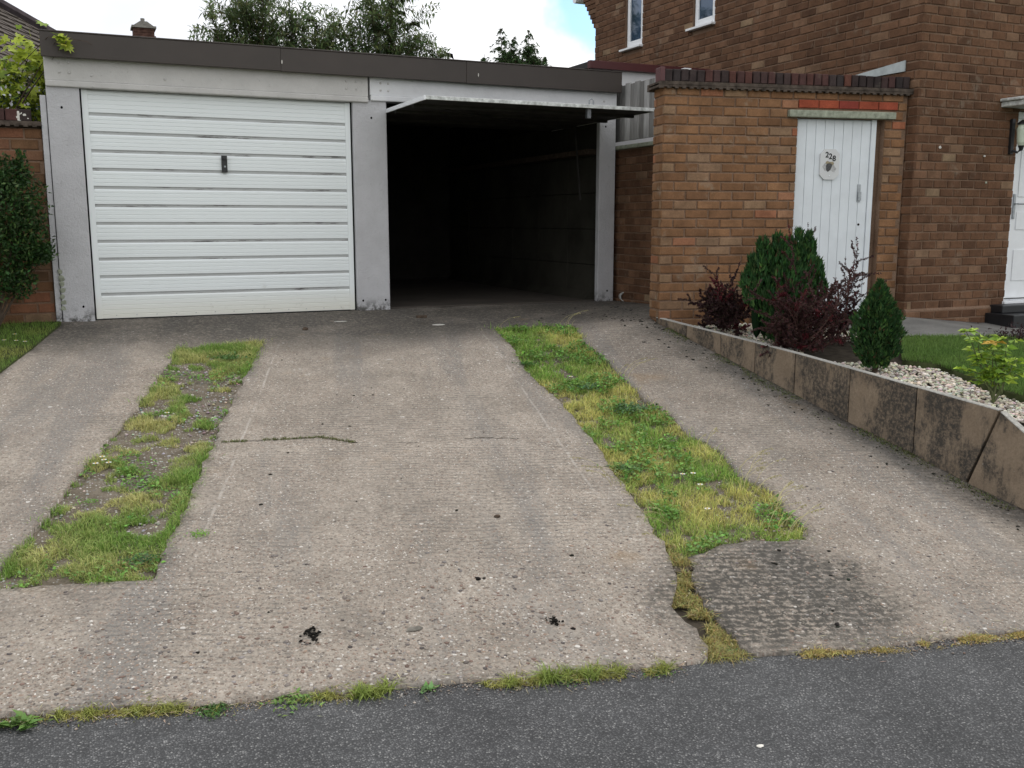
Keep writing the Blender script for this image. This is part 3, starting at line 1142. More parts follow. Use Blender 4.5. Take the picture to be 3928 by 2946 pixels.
# ------------------------------------------------------------------ brick house on the right
XH, YH = 7.302, 6.978
HB = empty('brick_house', (9.6, 10, 0), 'two-storey brown brick house with white windows beside the low outbuilding', 'house')
FU, FW = (1, 0), (0, 1)
SU, SW = (0, -1), (1, 0)
Y0S = 13.19
win = [(11.87, 12.33), (10.22, 10.69)]
holes_s = [(Y0S - b, Y0S - a, 3.27, 4.35) for a, b in win]
holes_f = [(8.665 - XH, 9.62 - XH, -.3, 1.99)]
core = MB()
holed_wall(core, (XH, YH), FU, FW, .009, 5.5, -.25, 4.75, .009, .12, holes_f)
holed_wall(core, (XH, Y0S), SU, SW, 0.0, Y0S - YH - .125, -.25, 4.75, .009, .12, holes_s)
core.box(XH + .125, XH + 5.5, YH + .125, Y0S, -.25, 4.75)
core.build('wall', 'mortar', HB)
CHH = .083
fr = course_bricks((XH, YH), FU, FW, -.195, 43, CHH, 0, 8.665 - XH, .182, .012, holes_f)
fr += course_bricks((XH, YH), FU, FW, 2.045, 17, CHH, 8.665 - XH, 3.0, .182, .012)
sw_ = course_bricks((XH, Y0S), SU, SW, 1.963, 33, CHH, 0, Y0S - YH, .232, .012, holes_s + [(0, 2.9, 1.9, 2.35)])
sw_ += course_bricks((XH, Y0S), SU, SW, -.195, 26, CHH, Y0S - 7.20, Y0S - YH, .232, .012)
lay(HB, [((XH, YH), FU, FW, fr, .182), ((XH, Y0S), SU, SW, sw_, .232)], .071, 296, 'brick_house', 'brick_house_far', 3)
# plinth course sloping off above the base
MB().prism([(XH + .0, YH - .022, -.22), (XH + .0, YH - .022, .046), (XH + .0, YH - .002, .066), (XH, YH + .005, .066), (XH, YH + .005, -.22)], (1.36, 0, 0)).build('plinth', 'mortar', HB)
pb = unit_brick('plinth_brick', .182, .07, 'brick_house')
for i in range(3):
    for k in range(8):
        s = XH + .09 + k * .19 - (i % 2) * .09
        if s < XH or s > XH + 1.28:
            continue
        ob = bpy.data.objects.new('plinth_brick', pb)
        ob.location = (s, YH - .027, -.165 + i * .083)
        COL.objects.link(ob)
        adopt(ob, HB)
# windows on the side wall
for (a, b) in win:
    wf = MB()
    x0, x1 = XH + .03, XH + .085
    wf.box(x0, x1, a + .01, a + .085, 3.30, 4.30)
    wf.box(x0, x1, b - .085, b - .02, 3.30, 4.30)
    wf.box(x0, x1, a + .0855, b - .0855, 3.30, 3.385)
    wf.box(x0, x1, a + .0855, b - .0855, 4.22, 4.30)
    w_ = wf.build('window', 'upvc_white', HB, bevel=.004)
    MB().box(x0 + .02, x0 + .03, a + .08, b - .08, 3.38, 4.225).build('pane', 'glass', w_)
    MB().box(XH - .06, XH + .09, a - .02, b + .06, 3.262, 3.290).build('sill', 'upvc_white', w_, bevel=.004)
    MB().box(XH + .03, XH + .115, a, b, 4.301, 4.34).build('head', 'mortar', w_)
# corbelled kneeler under the eaves
for k in range(9):
    z = 3.74 + k * .07
    MB().box(XH + .004, XH + .24, Y0S - .05, Y0S + .06 + .055 * k, z, z + .062).build('corbel_course', 'brick_house', HB, bevel=.006)
MB().tube([(XH - .02, Y0S + .62, 4.26), (XH + 5, Y0S + .62, 4.26)], .065, 14).build('gutter', 'upvc_white', HB)
# roof above (out of the picture, it shades the walls)
rf = MB()
ym = (YH + Y0S) / 2
rf.prism([(XH - .05, YH - .35, 4.72), (XH - .05, ym, 7.0), (XH - .05, Y0S + .5, 4.5), (XH - .05, Y0S + .5, 4.38), (XH - .05, ym, 6.86), (XH - .05, YH - .35, 4.58)], (5.6, 0, 0))
rf.build('roof', 'tile_brown', HB)
MB().prism([(XH + .01, YH + .02, 4.755), (XH + .01, ym, 6.8), (XH + .01, Y0S - .02, 4.755)], (.2, 0, 0)).build('gable', 'brick_house', HB)
# flashing strips of the outbuilding roof
MB().prism([(XH - .012, 7.15, 2.30), (XH - .012, 8.05, 2.30), (XH - .012, 8.05, 2.33), (XH - .012, 7.15, 2.40)], (.010, 0, 0)).build('flashing', 'flashing', HB)
MB().prism([(XH - .012, 9.55, 2.44), (XH - .012, 9.95, 2.44), (XH - .012, 9.95, 2.455), (XH - .012, 9.55, 2.495)], (.010, 0, 0)).build('flashing', 'flashing', HB)
# front door, its canopy and steps
fd = MB().box(8.70, 9.58, YH + .085, YH + .12, .10, 1.97).build('front_door', 'upvc_white', HB)
dfm = MB()
dfm.box(8.668, 8.735, YH + .06, YH + .115, .10, 1.985)
dfm.box(9.55, 9.618, YH + .06, YH + .115, .10, 1.985)
dfm.box(8.736, 9.549, YH + .06, YH + .115, 1.92, 1.985)
dfm.build('door_frame', 'upvc_white', fd, bevel=.004)
MB().box(8.64, 9.65, YH - .03, YH + .115, .075, .0995).build('threshold', 'upvc_white', fd, bevel=.003)
MB().box(8.74, 9.54, YH + .075, YH + .0845, .112, .122).build('weather_bar', 'black_plastic', fd)
for (z0, z1) in ((.30, .62), (.82, 1.0), (1.15, 1.75)):
    for (x0, x1) in ((8.84, 9.10), (9.20, 9.46)):
        MB().box(x0, x1, YH + .076, YH + .0845, z0, z1).build('panel', 'upvc_white', fd, bevel=.006)
MB().box(8.775, 8.805, YH + .070, YH + .0845, .93, 1.18).build('handle_plate', 'steel', fd, bevel=.003)
MB().tube([(8.79, YH + .07, 1.08), (8.79, YH + .03, 1.08), (8.90, YH + .03, 1.08)], .009, 8).build('door_handle', 'steel', fd)
MB().box(8.655, 8.675, YH + .03, YH + .06, 1.265, 1.315).build('doorbell', 'black_plastic', fd)
MB().box(9.05, 9.25, YH + .0775, YH + .0845, .70, .745).build('letterbox', 'steel', fd)
can = MB().box(8.40, 9.95, YH - .42, YH + .006, 2.005, 2.055).build('porch_canopy', 'canopy_edge', HB, bevel=.012)
MB().box(8.37, 9.98, YH - .45, YH - .003, 2.0555, 2.085).build('canopy_cap', 'canopy_edge', can, bevel=.01)
MB().box(8.375, 10.2, YH - .36, YH - .024, -.2, -.005).build('step', 'black_paint', HB, bevel=.008)
MB().box(8.455, 10.0, YH - .16, YH - .005, -.004, .0735).build('step', 'black_paint', HB, bevel=.008)
lp = MB().box(8.545, 8.585, YH - .03, YH + .004, 1.56, 1.90).build('wall_lantern', 'black_plastic', HB, bevel=.003)
MB().tube([(8.60, YH - .10, 1.64), (8.60, YH - .10, 1.67), (8.60, YH - .10, 1.80), (8.60, YH - .10, 1.84)], [.028, .042, .050, .036], 12).build('lantern_glass', 'lamp_glass', lp, smooth=False)
lc = MB()
lc.tube([(8.60, YH - .10, 1.841), (8.60, YH - .10, 1.855), (8.60, YH - .10, 1.885)], [.055, .05, .012], 12)
lc.build('lantern_cap', 'black_plastic', lp)
lc = MB()
lc.tube([(8.60, YH - .10, 1.639), (8.60, YH - .10, 1.60), (8.59, YH - .07, 1.575), (8.575, YH - .02, 1.60)], [.03, .018, .012, .012], 8)
lc.build('lantern_arm', 'black_plastic', lp)
# old fixings and mortar patches on the front wall
for (x, z, r_, mt) in ((7.62, 1.60, .022, 'stone_white'), (8.22, 1.535, .018, 'stone_white'), (8.27, 1.28, .020, 'lintel_concrete')):
    MB().ball((x, YH - .006, z), r_ * .55, 2, (1.3, .12, 1), .35).build('wall_fixing', mt, HB)

# ------------------------------------------------------------------ low outbuilding with the numbered door
AO = (4.9, 7.57)
aa = R(11.5)
AU = (math.cos(aa), -math.sin(aa))
AW = (math.sin(aa), math.cos(aa))
OB = empty('outbuilding', (6.1, 7.4, 0), 'low brown brick outbuilding with dark brick coping and white plank door', 'outbuilding')
D0, D1 = 1.312, 2.215


def AP(s, d, z):
    return (AO[0] + AU[0] * s + AW[0] * d, AO[1] + AU[1] * s + AW[1] * d, z)


core = MB()
holed_wall(core, AO, AU, AW, .008, 2.44, -.18, 2.07, .012, .10, [(D0, D1, -.3, 1.845)])
core.obox(AO, AU, AW, .008, .10, .1005, .25, -.18, 2.07)
core.build('wall', 'mortar_pale', OB)
ab = course_bricks(AO, AU, AW, -.07, 26, CHH, 0, 2.43, .2285, .014,
                   [(D0, D1, -.3, 1.84), (D0 - .11, 2.31, 1.84, 1.915), (D0 - .005, 2.345, 1.915, 2.01)])
# return of the pier
PU, PW = (-AW[0], -AW[1]), (AU[0], AU[1])
po = (AO[0] + AW[0] * .25, AO[1] + AW[1] * .25)
rb = course_bricks(po, PU, PW, -.07, 26, CHH, 0, .238, .2285, .013, phase=.25)
lay(OB, [(AO, AU, AW, ab, .2285), (po, PU, PW, rb, .2285)], .0695, 290, 'brick_annex', 'brick_annex_far', 5)
rb5 = unit_brick('red_brick', .198, .072, 'brick_red')
for k in range(5):
    ob = bpy.data.objects.new('red_brick', rb5)
    p = AP(D0 + .102 + k * .2055, -.003, 1.969)
    ob.location = p
    ob.rotation_euler = (0, 0, -aa)
    COL.objects.link(ob)
    adopt(ob, OB)
MB().obox(AO, AU, AW, D0 - .102, 2.303, -.035, .09, 1.848, 1.911).build('door_lintel', 'lintel_concrete', OB, bevel=.006)
# tile creasing with its wavy lower edge, then brick-on-edge coping
for (zb, dd, wav) in ((2.098, .040, 0), (2.066, .036, 1)):
    cr = MB()
    n = 72
    topz = zb + (.028 if not wav else .0315)
    for k in range(n):
        s0, s1 = -.055 + k * 2.52 / n, -.055 + (k + 1) * 2.52 / n
        za = zb + (.012 * abs(math.sin((k) * PI / 2.0)) if wav else 0)
        cr.obox(AO, AU, AW, s0, s1, -dd, .0, za, topz)
    cr.obox(AO, AU, AW, -.055, 2.465, .0005, .24, zb + .012, topz)
    if wav:
        for k in range(1):
            cr.obox(AO, AU, AW, -.055, .02, .241 + k * .05, .291 + k * .05, zb + .012 * (k % 2), topz)
    else:
        cr.obox(AO, AU, AW, -.055, .02, .241, .29, zb, topz)
    cr.build('tile_creasing', 'creasing', OB)
sb = unit_brick('coping_brick', .066, .105, 'brick_coping', .21, .006)
s = .035
k = 0
while s < 2.42:
    ob = bpy.data.objects.new('coping_brick', sb)
    ob.location = AP(s, -.012 + random.uniform(-.004, .004), 2.130 + .0525 + random.uniform(-.004, .004))
    ob.rotation_euler = (random.uniform(-.01, .01), random.uniform(-.02, .02), -aa + random.uniform(-.02, .02))
    COL.objects.link(ob)
    adopt(ob, OB)
    s += .0765
MB().obox(AO, AU, AW, .0, 2.43, .005, .19, 2.127, 2.215).build('coping_bed', 'dark_gap', OB)
MB().obox(AO, AU, AW, -.045, .0, -.010, .115, 2.128, 2.248).build('end_cap', 'fascia_maroon', OB, bevel=.004)
MB().obox(AO, AU, AW, 1.25, 2.40, .25, 2.6, 2.0, 2.06).build('roof', 'roof_felt', OB)
# plank door
bk = MB().obox(AO, AU, AW, D0 + .004, D1 - .068, .062, .085, -.05, 1.842).build('door', 'plank_white', OB)
dfm = MB()
dfm.obox(AO, AU, AW, D1 - .118, D1 - .067, .035, .098, -.05, 1.846)
dfm.obox(AO, AU, AW, D0, D0 + .022, .045, .098, -.05, 1.846)
dfm.build('door_frame', 'plank_white', bk, bevel=.004)
MB().obox(AO, AU, AW, D1 - .0665, D1, .085, .099, -.05, 1.846).build('door_stop', 'mortar', bk)
xs = np.linspace(D0 + .024, D1 - .12, 9)
for i in range(8):
    MB().obox(AO, AU, AW, xs[i] + .0015, xs[i + 1] - .0015, .048, .0618, -.04, 1.835).build('plank', 'plank_white', bk, bevel=.003)
# the number plaque: bevelled octagon with printed picture and digits
pc = (1.6755, 1.431)
w2, h2, cc = .098, .140, .045
octa = [(-w2 + cc, -h2), (w2 - cc, -h2), (w2, -h2 + cc), (w2, h2 - cc), (w2 - cc, h2), (-w2 + cc, h2), (-w2, h2 - cc), (-w2, -h2 + cc)]
pq = MB().prism([AP(pc[0] + x, .030, pc[1] + z) for x, z in octa], (AW[0] * .017, AW[1] * .017, 0)).build('plaque', 'plaque', bk)


def flat(name, pts, mat, d):
    m_ = MB().prism([AP(pc[0] + x, d, pc[1] + z) for x, z in pts], (AW[0] * .0012, AW[1] * .0012, 0))
    return m_.build(name, mat, bk)


flat('print_shade', [(-.078, -.02), (-.05, -.06), (.0, -.05), (.05, -.075), (.07, -.04), (.045, -.01), (.0, 0), (-.05, .012)], 'print_light', .0287)
flat('print_head', [(-.036, -.055), (-.018, -.070), (.006, -.052), (.018, -.030), (.026, -.004), (.022, .012), (-.030, .012), (-.040, -.015)], 'print_grey', .0274)
flat('print_ears', [(-.046, .006), (-.030, .004), (-.012, .010), (.006, .008), (.022, -.002), (.034, -.008), (.042, .006), (.032, .026), (.010, .022), (-.010, .024), (-.026, .032), (-.042, .024)], 'print_tan', .0261)
for z in (-.105, .108):
    MB().ball(AP(pc[0], .0295, pc[1] + z), .006, 2, (1, 1, 1)).build('screw', 'upvc_white', bk, smooth=True)


def digit(ch, s, z, h):
    cu = bpy.data.curves.new('numeral', 'FONT')
    cu.body = ch
    cu.size = h / .70
    cu.extrude = .0006
    cu.offset = .0018
    to = bpy.data.objects.new('numeral', cu)
    COL.objects.link(to)
    dg = bpy.context.evaluated_depsgraph_get()
    me = bpy.data.meshes.new_from_object(to.evaluated_get(dg))
    bpy.data.objects.remove(to)
    me.materials.clear()
    me.materials.append(M['ink_black'])
    o = bpy.data.objects.new('numeral', me)
    o.location = AP(pc[0] + s, .0292, pc[1] + z)
    o.rotation_euler = (PI / 2, 0, -aa)
    COL.objects.link(o)
    adopt(o, bk)


digit('2', -.050, .063, .050)
digit('2', -.014, .049, .050)
digit('8', .024, .031, .050)
MB().obox(AO, AU, AW, 1.985, 2.020, .040, .0478, 1.085, 1.25).build('latch_plate', 'steel', bk, bevel=.002)
MB().obox(AO, AU, AW, 1.99, 2.024, .030, .0398, 1.10, 1.18).build('latch_case', 'steel', bk, bevel=.002)
MB().tube([AP(2.02, .049, .874), AP(2.02, .044, .874)], .011, 10).build('keyhole', 'dark_gap', bk)

# ------------------------------------------------------------------ side wall and board fence between the garage and the outbuilding
SWO = empty('boundary_wall', (5.8, 9.6, 0), 'dark shaded brick wall with stone cap, between garage pillar and outbuilding', 'wall')
MB().box(5.745, 5.93, 8.45, 10.2, -.2, 1.70).build('wall_core', 'mortar', SWO)
so = (5.736, 10.2)
lay(SWO, [(so, SU, SW, course_bricks(so, SU, SW, -.05, 21, CHH, 0, 1.75, .2285, .011), .2285)], .072, 220, 'brick_house', 'brick_house_far', 8)
MB().box(5.70, 5.96, 8.45, 10.2, 1.702, 1.745).build('cap_stone', 'lintel_concrete', SWO, bevel=.006)
FN = empty('board_fence', (5.8, 9.4, 1.75), 'weathered grey vertical board fence standing on the dark side wall', 'fence')
y = 8.62
k = 0
while y < 10.15:
    MB().box(5.775 + .008 * (k % 2), 5.797 + .008 * (k % 2), y, y + .098, 1.80, 2.415 + random.uniform(-.008, .008)).build('board', 'fence_wood', FN, bevel=.002)
    y += .1
    k += 1
MB().box(5.81, 5.85, 8.62, 10.15, 2.25, 2.32).build('rail', 'fence_wood', FN)
MB().box(5.81, 5.85, 8.62, 10.15, 1.86, 1.93).build('rail', 'fence_wood', FN)
MB().box(5.765, 5.85, 8.55, 8.618, 1.746, 2.43).build('post', 'upvc_white', FN, bevel=.004)

# flat-roofed store behind, with the maroon fascia
ST = empty('flat_roofed_store', (6.6, 11, 0), 'white walled store with maroon roof edge behind the board fence', 'outbuilding')
MB().box(5.98, 7.28, 10.33, 13.0, -.1, 2.66).build('wall', 'render_white', ST)
MB().box(5.62, 7.29, 10.26, 10.325, 2.655, 2.745).build('fascia', 'fascia_maroon', ST, bevel=.005)
MB().box(5.625, 7.28, 10.33, 12.9, 2.668, 2.735).build('roof', 'roof_felt', ST)

# ------------------------------------------------------------------ brick wall left of the garage
LW = empty('garden_wall', (-1.5, 9.85, 0), 'red brown brick garden wall with dark coping adjoining the garage pillar', 'wall')
MB().box(-3.2, -.156, 9.812, 10.02, -.2, 1.715).build('wall_core', 'mortar', LW)
lo_ = (-3.2, 9.803)
lay(LW, [(lo_, FU, FW, course_bricks(lo_, FU, FW, -.02, 18, .0965, 0, 3.04, .232, .013), .232)], .083, 280, 'brick_left', 'brick_left', 9)
cr = MB()
for k in range(86):
    x = -3.2 + k * .0354
    cr.box(x, x + .0354, 9.75, 9.803, 1.722 + .012 * abs(math.sin(k * PI / 2)), 1.752)
cr.box(-3.2, -.156, 9.8035, 10.07, 1.722, 1.752)
cr.build('tile_creasing', 'creasing', LW)
MB().box(-3.2, -.156, 9.765, 10.05, 1.7525, 1.772).build('creasing_bed', 'creasing', LW)
lcb = unit_brick('coping_brick', .098, .10, 'brick_coping', .25, .006)
x = -3.14
while x < -.2:
    ob = bpy.data.objects.new('coping_brick', lcb)
    ob.location = (x, 9.775 + random.uniform(-.004, .004), 1.8225)
    ob.rotation_euler = (0, random.uniform(-.02, .02), random.uniform(-.02, .02))
    COL.objects.link(ob)
    adopt(ob, LW)
    x += .106
lm = MB()
for k in range(16):
    lm.ball((-.335 + random.gauss(0, .026), 9.7735, 1.81 + random.gauss(0, .022)), random.uniform(.006, .018), 1, (1.2, .12, 1), .35)
lm.build('lichen', 'stone_white', LW)['kind'] = 'stuff'

# ------------------------------------------------------------------ retaining wall of upright concrete slabs
RW = empty('retaining_wall', (5.0, 5.8, -.4), 'low retaining wall of upright stained concrete slabs along the driveway', 'wall')
W1 = np.array([4.90, 7.62])
W2 = np.array([5.05, 4.22])
wu = (W2 - W1) / np.hypot(*(W2 - W1))
wn_ = np.array([-wu[1], wu[0]])          # toward the garden
js = [7.62, 7.16, 6.686, 6.25, 5.794, 5.24, 4.657]
jz = [.024, -.006, -.034, -.061, -.0925, -.136, -.184]


def WP(y, z, d=0.0):
    sx = W1[0] + (7.62 - y) * (W2[0] - W1[0]) / (7.62 - 4.22)
    return (sx + wn_[0] * d, y + wn_[1] * d, z)


if wn_[0] < 0:
    wn_ = -wn_


def slab(poly):
    a = [WP(y_, z_) for y_, z_ in poly]
    off = random.uniform(0, .006)
    a = [(p[0] + wn_[0] * off, p[1] + wn_[1] * off, p[2]) for p in a]
    m_ = MB().prism(a, (wn_[0] * .05, wn_[1] * .05, 0))
    return m_.build('slab', 'slab_concrete', RW, bevel=.004)


for i in range(len(js) - 1):
    g_ = .004
    sl = slab([(js[i] - g_, -1.0), (js[i + 1] + g_, -1.0), (js[i + 1] + g_, jz[i + 1]), (js[i] - g_, jz[i])])
sl = slab([(4.653, -1.2), (4.16, -1.2), (4.240, -.723), (4.048, -.233), (4.653, -.184)])
# the end slab is tipped: its joint leans and its top falls towards the pavement
slab([(4.225, -.735), (4.14, -1.2), (3.05, -1.2), (3.05, -.86), (3.86, -.345), (4.036, -.240)])
# crumbled pale top edge
te = MB()
for i in range(len(js) - 1):
    te.prism([WP(js[i], jz[i] + .001, .003), WP(js[i + 1], jz[i + 1] + .001, .003), WP(js[i + 1], jz[i + 1] + .006, .006), WP(js[i], jz[i] + .006, .006)], (wn_[0] * .044, wn_[1] * .044, 0))
te.prism([WP(4.653, -.183, .003), WP(4.05, -.232, .003), WP(4.05, -.227, .006), WP(4.653, -.178, .006)], (wn_[0] * .044, wn_[1] * .044, 0))
te.prism([WP(4.036, -.239, .003), WP(3.86, -.344, .003), WP(3.86, -.339, .006), WP(4.036, -.234, .006)], (wn_[0] * .044, wn_[1] * .044, 0))
te.build('top_edge', 'slab_top', RW)

# ------------------------------------------------------------------ houses beyond
# left: hipped tiled roof, seen over the garden wall
LH = empty('tiled_roof_house', (-4, 18, 0), 'house with dark brown tiled hipped roof beyond the garden wall', 'house')
az = R(23.6)
e_ = Vector((math.sin(az), math.cos(az), 0))
nh = Vector((math.cos(az), -math.sin(az), 0))
upv = (-nh + Vector((0, 0, math.tan(R(35))))).normalized()
P0 = Vector((-.717, 15.984, 3.155))
nrm = upv.cross(e_).normalized()
if nrm.z < 0:
    nrm = -nrm
hip0, hip1 = Vector((5.616, 3.265)), Vector((7.444, 2.169))   # (along e, along up)


def hip_e(u_):
    return hip0.x + (hip0.y - u_) * (hip1.x - hip0.x) / (hip0.y - hip1.y)


U0, U1, ST_ = -.9, 4.6, .29
k = 0
u_ = U0
while u_ < U1:
    a0 = -9.0
    a1 = hip_e(u_)
    tr = MB()
    nseg = 46
    for j in range(nseg):
        s0 = a0 + (a1 - a0) * j / nseg
        s1 = a0 + (a1 - a0) * (j + 1) / nseg
        lift = .042 if j % 2 else .030
        q = [P0 + e_ * s0 + upv * u_ + nrm * lift, P0 + e_ * s1 + upv * u_ + nrm * lift, P0 + e_ * min(s1, hip_e(u_ + ST_)) + upv * (u_ + ST_ + .02) + nrm * .008, P0 + e_ * min(s0, hip_e(u_ + ST_)) + upv * (u_ + ST_ + .02) + nrm * .008]
        b = len(tr.v)
        tr.v += [tuple(x) for x in q] + [tuple(q[0] - nrm * .034), tuple(q[1] - nrm * .034)]
        tr.f += [(b, b + 1, b + 2, b + 3), (b + 4, b + 5, b + 1, b)]
        tr.mi += [0, 0]
    tr.build('tile_course', 'tile_brown', LH)
    u_ += ST_
    k += 1
hp = [P0 + e_ * hip_e(x) + upv * x + nrm * .04 for x in np.linspace(U0, U1, 16)]
MB().tube(hp, .13, 8).build('hip_tiles', 'ridge_brown', LH)
c0 = P0 + upv * U0
# far slope and walls below
fs = MB()
A_ = P0 + e_ * hip_e(U0) + upv * U0
B_ = P0 + e_ * hip_e(U1) + upv * U1
C_ = A_ - nh * 7
fs.v += [tuple(A_), tuple(B_), tuple(C_)]
fs.f.append((0, 1, 2))
fs.mi.append(0)
fs.build('far_slope', 'tile_brown', LH)
wb = MB()
q0 = c0 - nh * .45
pa = q0 + e_ * -8
pb_ = q0 + e_ * (hip_e(U0) - .4)
pc_ = pb_ - nh * 5
pd_ = pa - nh * 5
zt = c0.z - .05
wb.quad_box([(p.x, p.y, -.1) for p in (pa, pb_, pc_, pd_)] + [(p.x, p.y, zt) for p in (pa, pb_, pc_, pd_)])
wb.build('wall', 'brick_distant', LH)
for s_ in (-2.6, .6):
    wq = q0 + e_ * s_ + nh * .02
    wm = MB()
    we = wq + e_ * 1.3
    wm.quad_box([(wq.x, wq.y, 1.2), (we.x, we.y, 1.2), (we.x - nh.x * .05, we.y - nh.y * .05, 1.2), (wq.x - nh.x * .05, wq.y - nh.y * .05, 1.2),
                 (wq.x, wq.y, 2.35), (we.x, we.y, 2.35), (we.x - nh.x * .05, we.y - nh.y * .05, 2.35), (wq.x - nh.x * .05, wq.y - nh.y * .05, 2.35)])
    wo = wm.build('window', 'upvc_white', LH)
    g0 = wq + e_ * .1 + nh * .012
    g1 = wq + e_ * 1.2 + nh * .012
    gm = MB()
    gm.quad_box([(g0.x, g0.y, 1.3), (g1.x, g1.y, 1.3), (g1.x - nh.x * .01, g1.y - nh.y * .01, 1.3), (g0.x - nh.x * .01, g0.y - nh.y * .01, 1.3),
                 (g0.x, g0.y, 2.25), (g1.x, g1.y, 2.25), (g1.x - nh.x * .01, g1.y - nh.y * .01, 2.25), (g0.x - nh.x * .01, g0.y - nh.y * .01, 2.25)])
    gm.build('pane', 'glass', wo)

# far house whose chimney shows above the garage roof
FH = empty('chimney_house', (2.5, 34, 0), 'distant house with a short brick chimney rising above the garage fascia', 'house')
MB().box(-2.5, 7.0, 31, 38, -.1, 3.2).build('wall', 'brick_distant', FH)
rf = MB().prism([(-2.8, 30.6, 3.15), (-2.8, 34.5, 5.4), (-2.8, 38.4, 3.15)], (10.1, 0, 0)).build('roof', 'tile_brown', FH)
ch_ = MB()
for k in range(26):
    z = 4.6 + k * .078
    g_ = .012 if k % 2 else 0
    top = .035 if 19 < k < 23 else 0
    ch_.box(2.16 - top, 2.74 + top, 32 - top, 32.6 + top, z, z + .066)
ch_.box(2.175, 2.725, 32.015, 32.585, 4.5, 6.60)
cho = ch_.build('chimney', 'brick_distant', rf)
MB().box(2.11, 2.80, 31.95, 32.65, 6.60, 6.66).build('chimney_cap', 'cement_cap', FH)
MB().prism([(2.16, 32.0, 6.661), (2.74, 32.0, 6.661), (2.55, 32.0, 6.79), (2.35, 32.0, 6.79)], (0, .6, 0)).build('flaunching', 'cement_cap', FH)
MB().tube([(2.44, 32.2, 6.78), (2.44, 32.2, 6.9)], .06, 8).build('chimney_pot', 'cement_cap', FH)

# ------------------------------------------------------------------ vegetation helpers
def rgb_jit(base, n, v=.18, rg=RNG):
    b = np.asarray(base, float)
    k = 1 + rg.normal(0, v, (n, 1))
    c = b[None, :] * np.clip(k, .45, 1.7) * (1 + rg.normal(0, v * .35, (n, 3)))
    return np.clip(c, .002, .9)


def lerp_cols(a, b, t):
    return np.asarray(a)[None, :] * (1 - t[:, None]) + np.asarray(b)[None, :] * t[:, None]


def unit(v):
    return v / (np.linalg.norm(v, axis=1, keepdims=True) + 1e-9)


def blades(P, h, w, cols, lean=.5, rg=RNG):
    """grass blades: 5 vertices, one quad and one tip triangle each"""
    n = len(P)
    th = rg.uniform(0, 2 * PI, n)
    d = np.column_stack([np.cos(th), np.sin(th), np.zeros(n)])
    th2 = rg.uniform(0, 2 * PI, n)
    s = np.column_stack([np.cos(th2), np.sin(th2), np.zeros(n)]) * (w[:, None] / 2)
    ln = (rg.random(n) ** .8 * lean)[:, None]
    H = h[:, None]
    up = np.array([0, 0, 1.0])[None, :]
    mid = P + d * H * ln * .35 + up * H * .55
    tip = P + d * H * ln * 1.1 + up * H * (1 - .35 * ln)
    V = np.stack([P - s, P + s, mid + s * .8, mid - s * .8, tip], axis=1).reshape(-1, 3)
    i = np.arange(n)[:, None] * 5
    q = np.concatenate([i, i + 1, i + 2, i + 3], axis=1)
    t3 = np.concatenate([i + 3, i + 2, i + 4], axis=1)
    C = np.repeat(cols, 5, axis=0)
    C.reshape(n, 5, 3)[:, :2] *= .75
    return V, [q, t3], C


def leaves(P, D, N, L, W, cols, fold=.18, droop=.0):
    """pointed oval leaves: 6 vertices, 4 triangles-ish (two quads), folded along the midrib"""
    n = len(P)
    D = unit(D)
    S = unit(np.cross(D, N))
    N = unit(np.cross(S, D))
    L = L[:, None]
    W = W[:, None]
    dz = np.array([0, 0, 1.0])[None, :]
    a = P
    m1 = P + D * L * .38 + N * W * fold * .2 - dz * L * droop * .1
    tip = P + D * L - dz * L * droop
    l1 = P + D * L * .40 + S * W * .5 + N * W * fold - dz * L * droop * .1
    r1 = P + D * L * .40 - S * W * .5 + N * W * fold - dz * L * droop * .1
    V = np.stack([a, l1, tip, r1, m1], axis=1).reshape(-1, 3)
    i = np.arange(n)[:, None] * 5
    f = np.concatenate([np.concatenate([i, i + 4, i + 1], 1), np.concatenate([i + 4, i + 2, i + 1], 1), np.concatenate([i, i + 3, i + 4], 1), np.concatenate([i + 4, i + 3, i + 2], 1)], axis=0)
    return V, [f], np.repeat(cols, 5, axis=0)


def rand_dirs(n, rg=RNG):
    return unit(rg.normal(0, 1, (n, 3)))


def sample_poly(poly, n, rg=RNG):
    p = np.array(poly)
    x0, y0 = p.min(0)
    x1, y1 = p.max(0)
    out = np.zeros((0, 2))
    while len(out) < n:
        q = np.column_stack([rg.uniform(x0, x1, n), rg.uniform(y0, y1, n)])
        out = np.vstack([out, q[inpoly(q[:, 0], q[:, 1], poly)]])
    return out[:n]


def merge(parts):
    Vs, Fs, Cs = [], {}, []
    b = 0
    for V, F, C in parts:
        Vs.append(V)
        Cs.append(C)
        for f in F:
            Fs.setdefault(f.shape[1], []).append(f + b)
        b += len(V)
    return np.vstack(Vs), [np.vstack(f) for f in Fs.values()], np.vstack(Cs)


# ------------------------------------------------------------------ grass
# right strip: thick, green to straw coloured
n = 60000
q = sample_poly(STRIP_R, n)
q = q + RNG.normal(0, 1, q.shape) * (.012 + .03 * (RNG.random((len(q), 1)) < .25))
clump = vnoise(q[:, 0] + 5, q[:, 1] + 1, 11) * .6 + vnoise(q[:, 0], q[:, 1], 24) * .4
q = q[clump > .30]
clump = clump[clump > .30]
n = len(q)
z = hfun(q[:, 0], q[:, 1]) - .03
dry = np.clip((vnoise(q[:, 0] + 3, q[:, 1], 2.3) * .65 + vnoise(q[:, 0], q[:, 1] + 7, 6) * .35 - .41) / .24 - np.clip((q[:, 1] - 6.3) * .55, -.35, 1.0), 0, 1)
cols = lerp_cols((.21, .36, .07), (.58, .53, .19), np.clip(dry * .8 + RNG.normal(0, .22, len(dry)), 0, 1)) * np.clip(.9 + .55 * clump[:, None] + RNG.normal(0, .28, (n, 1)), .3, 1.7)
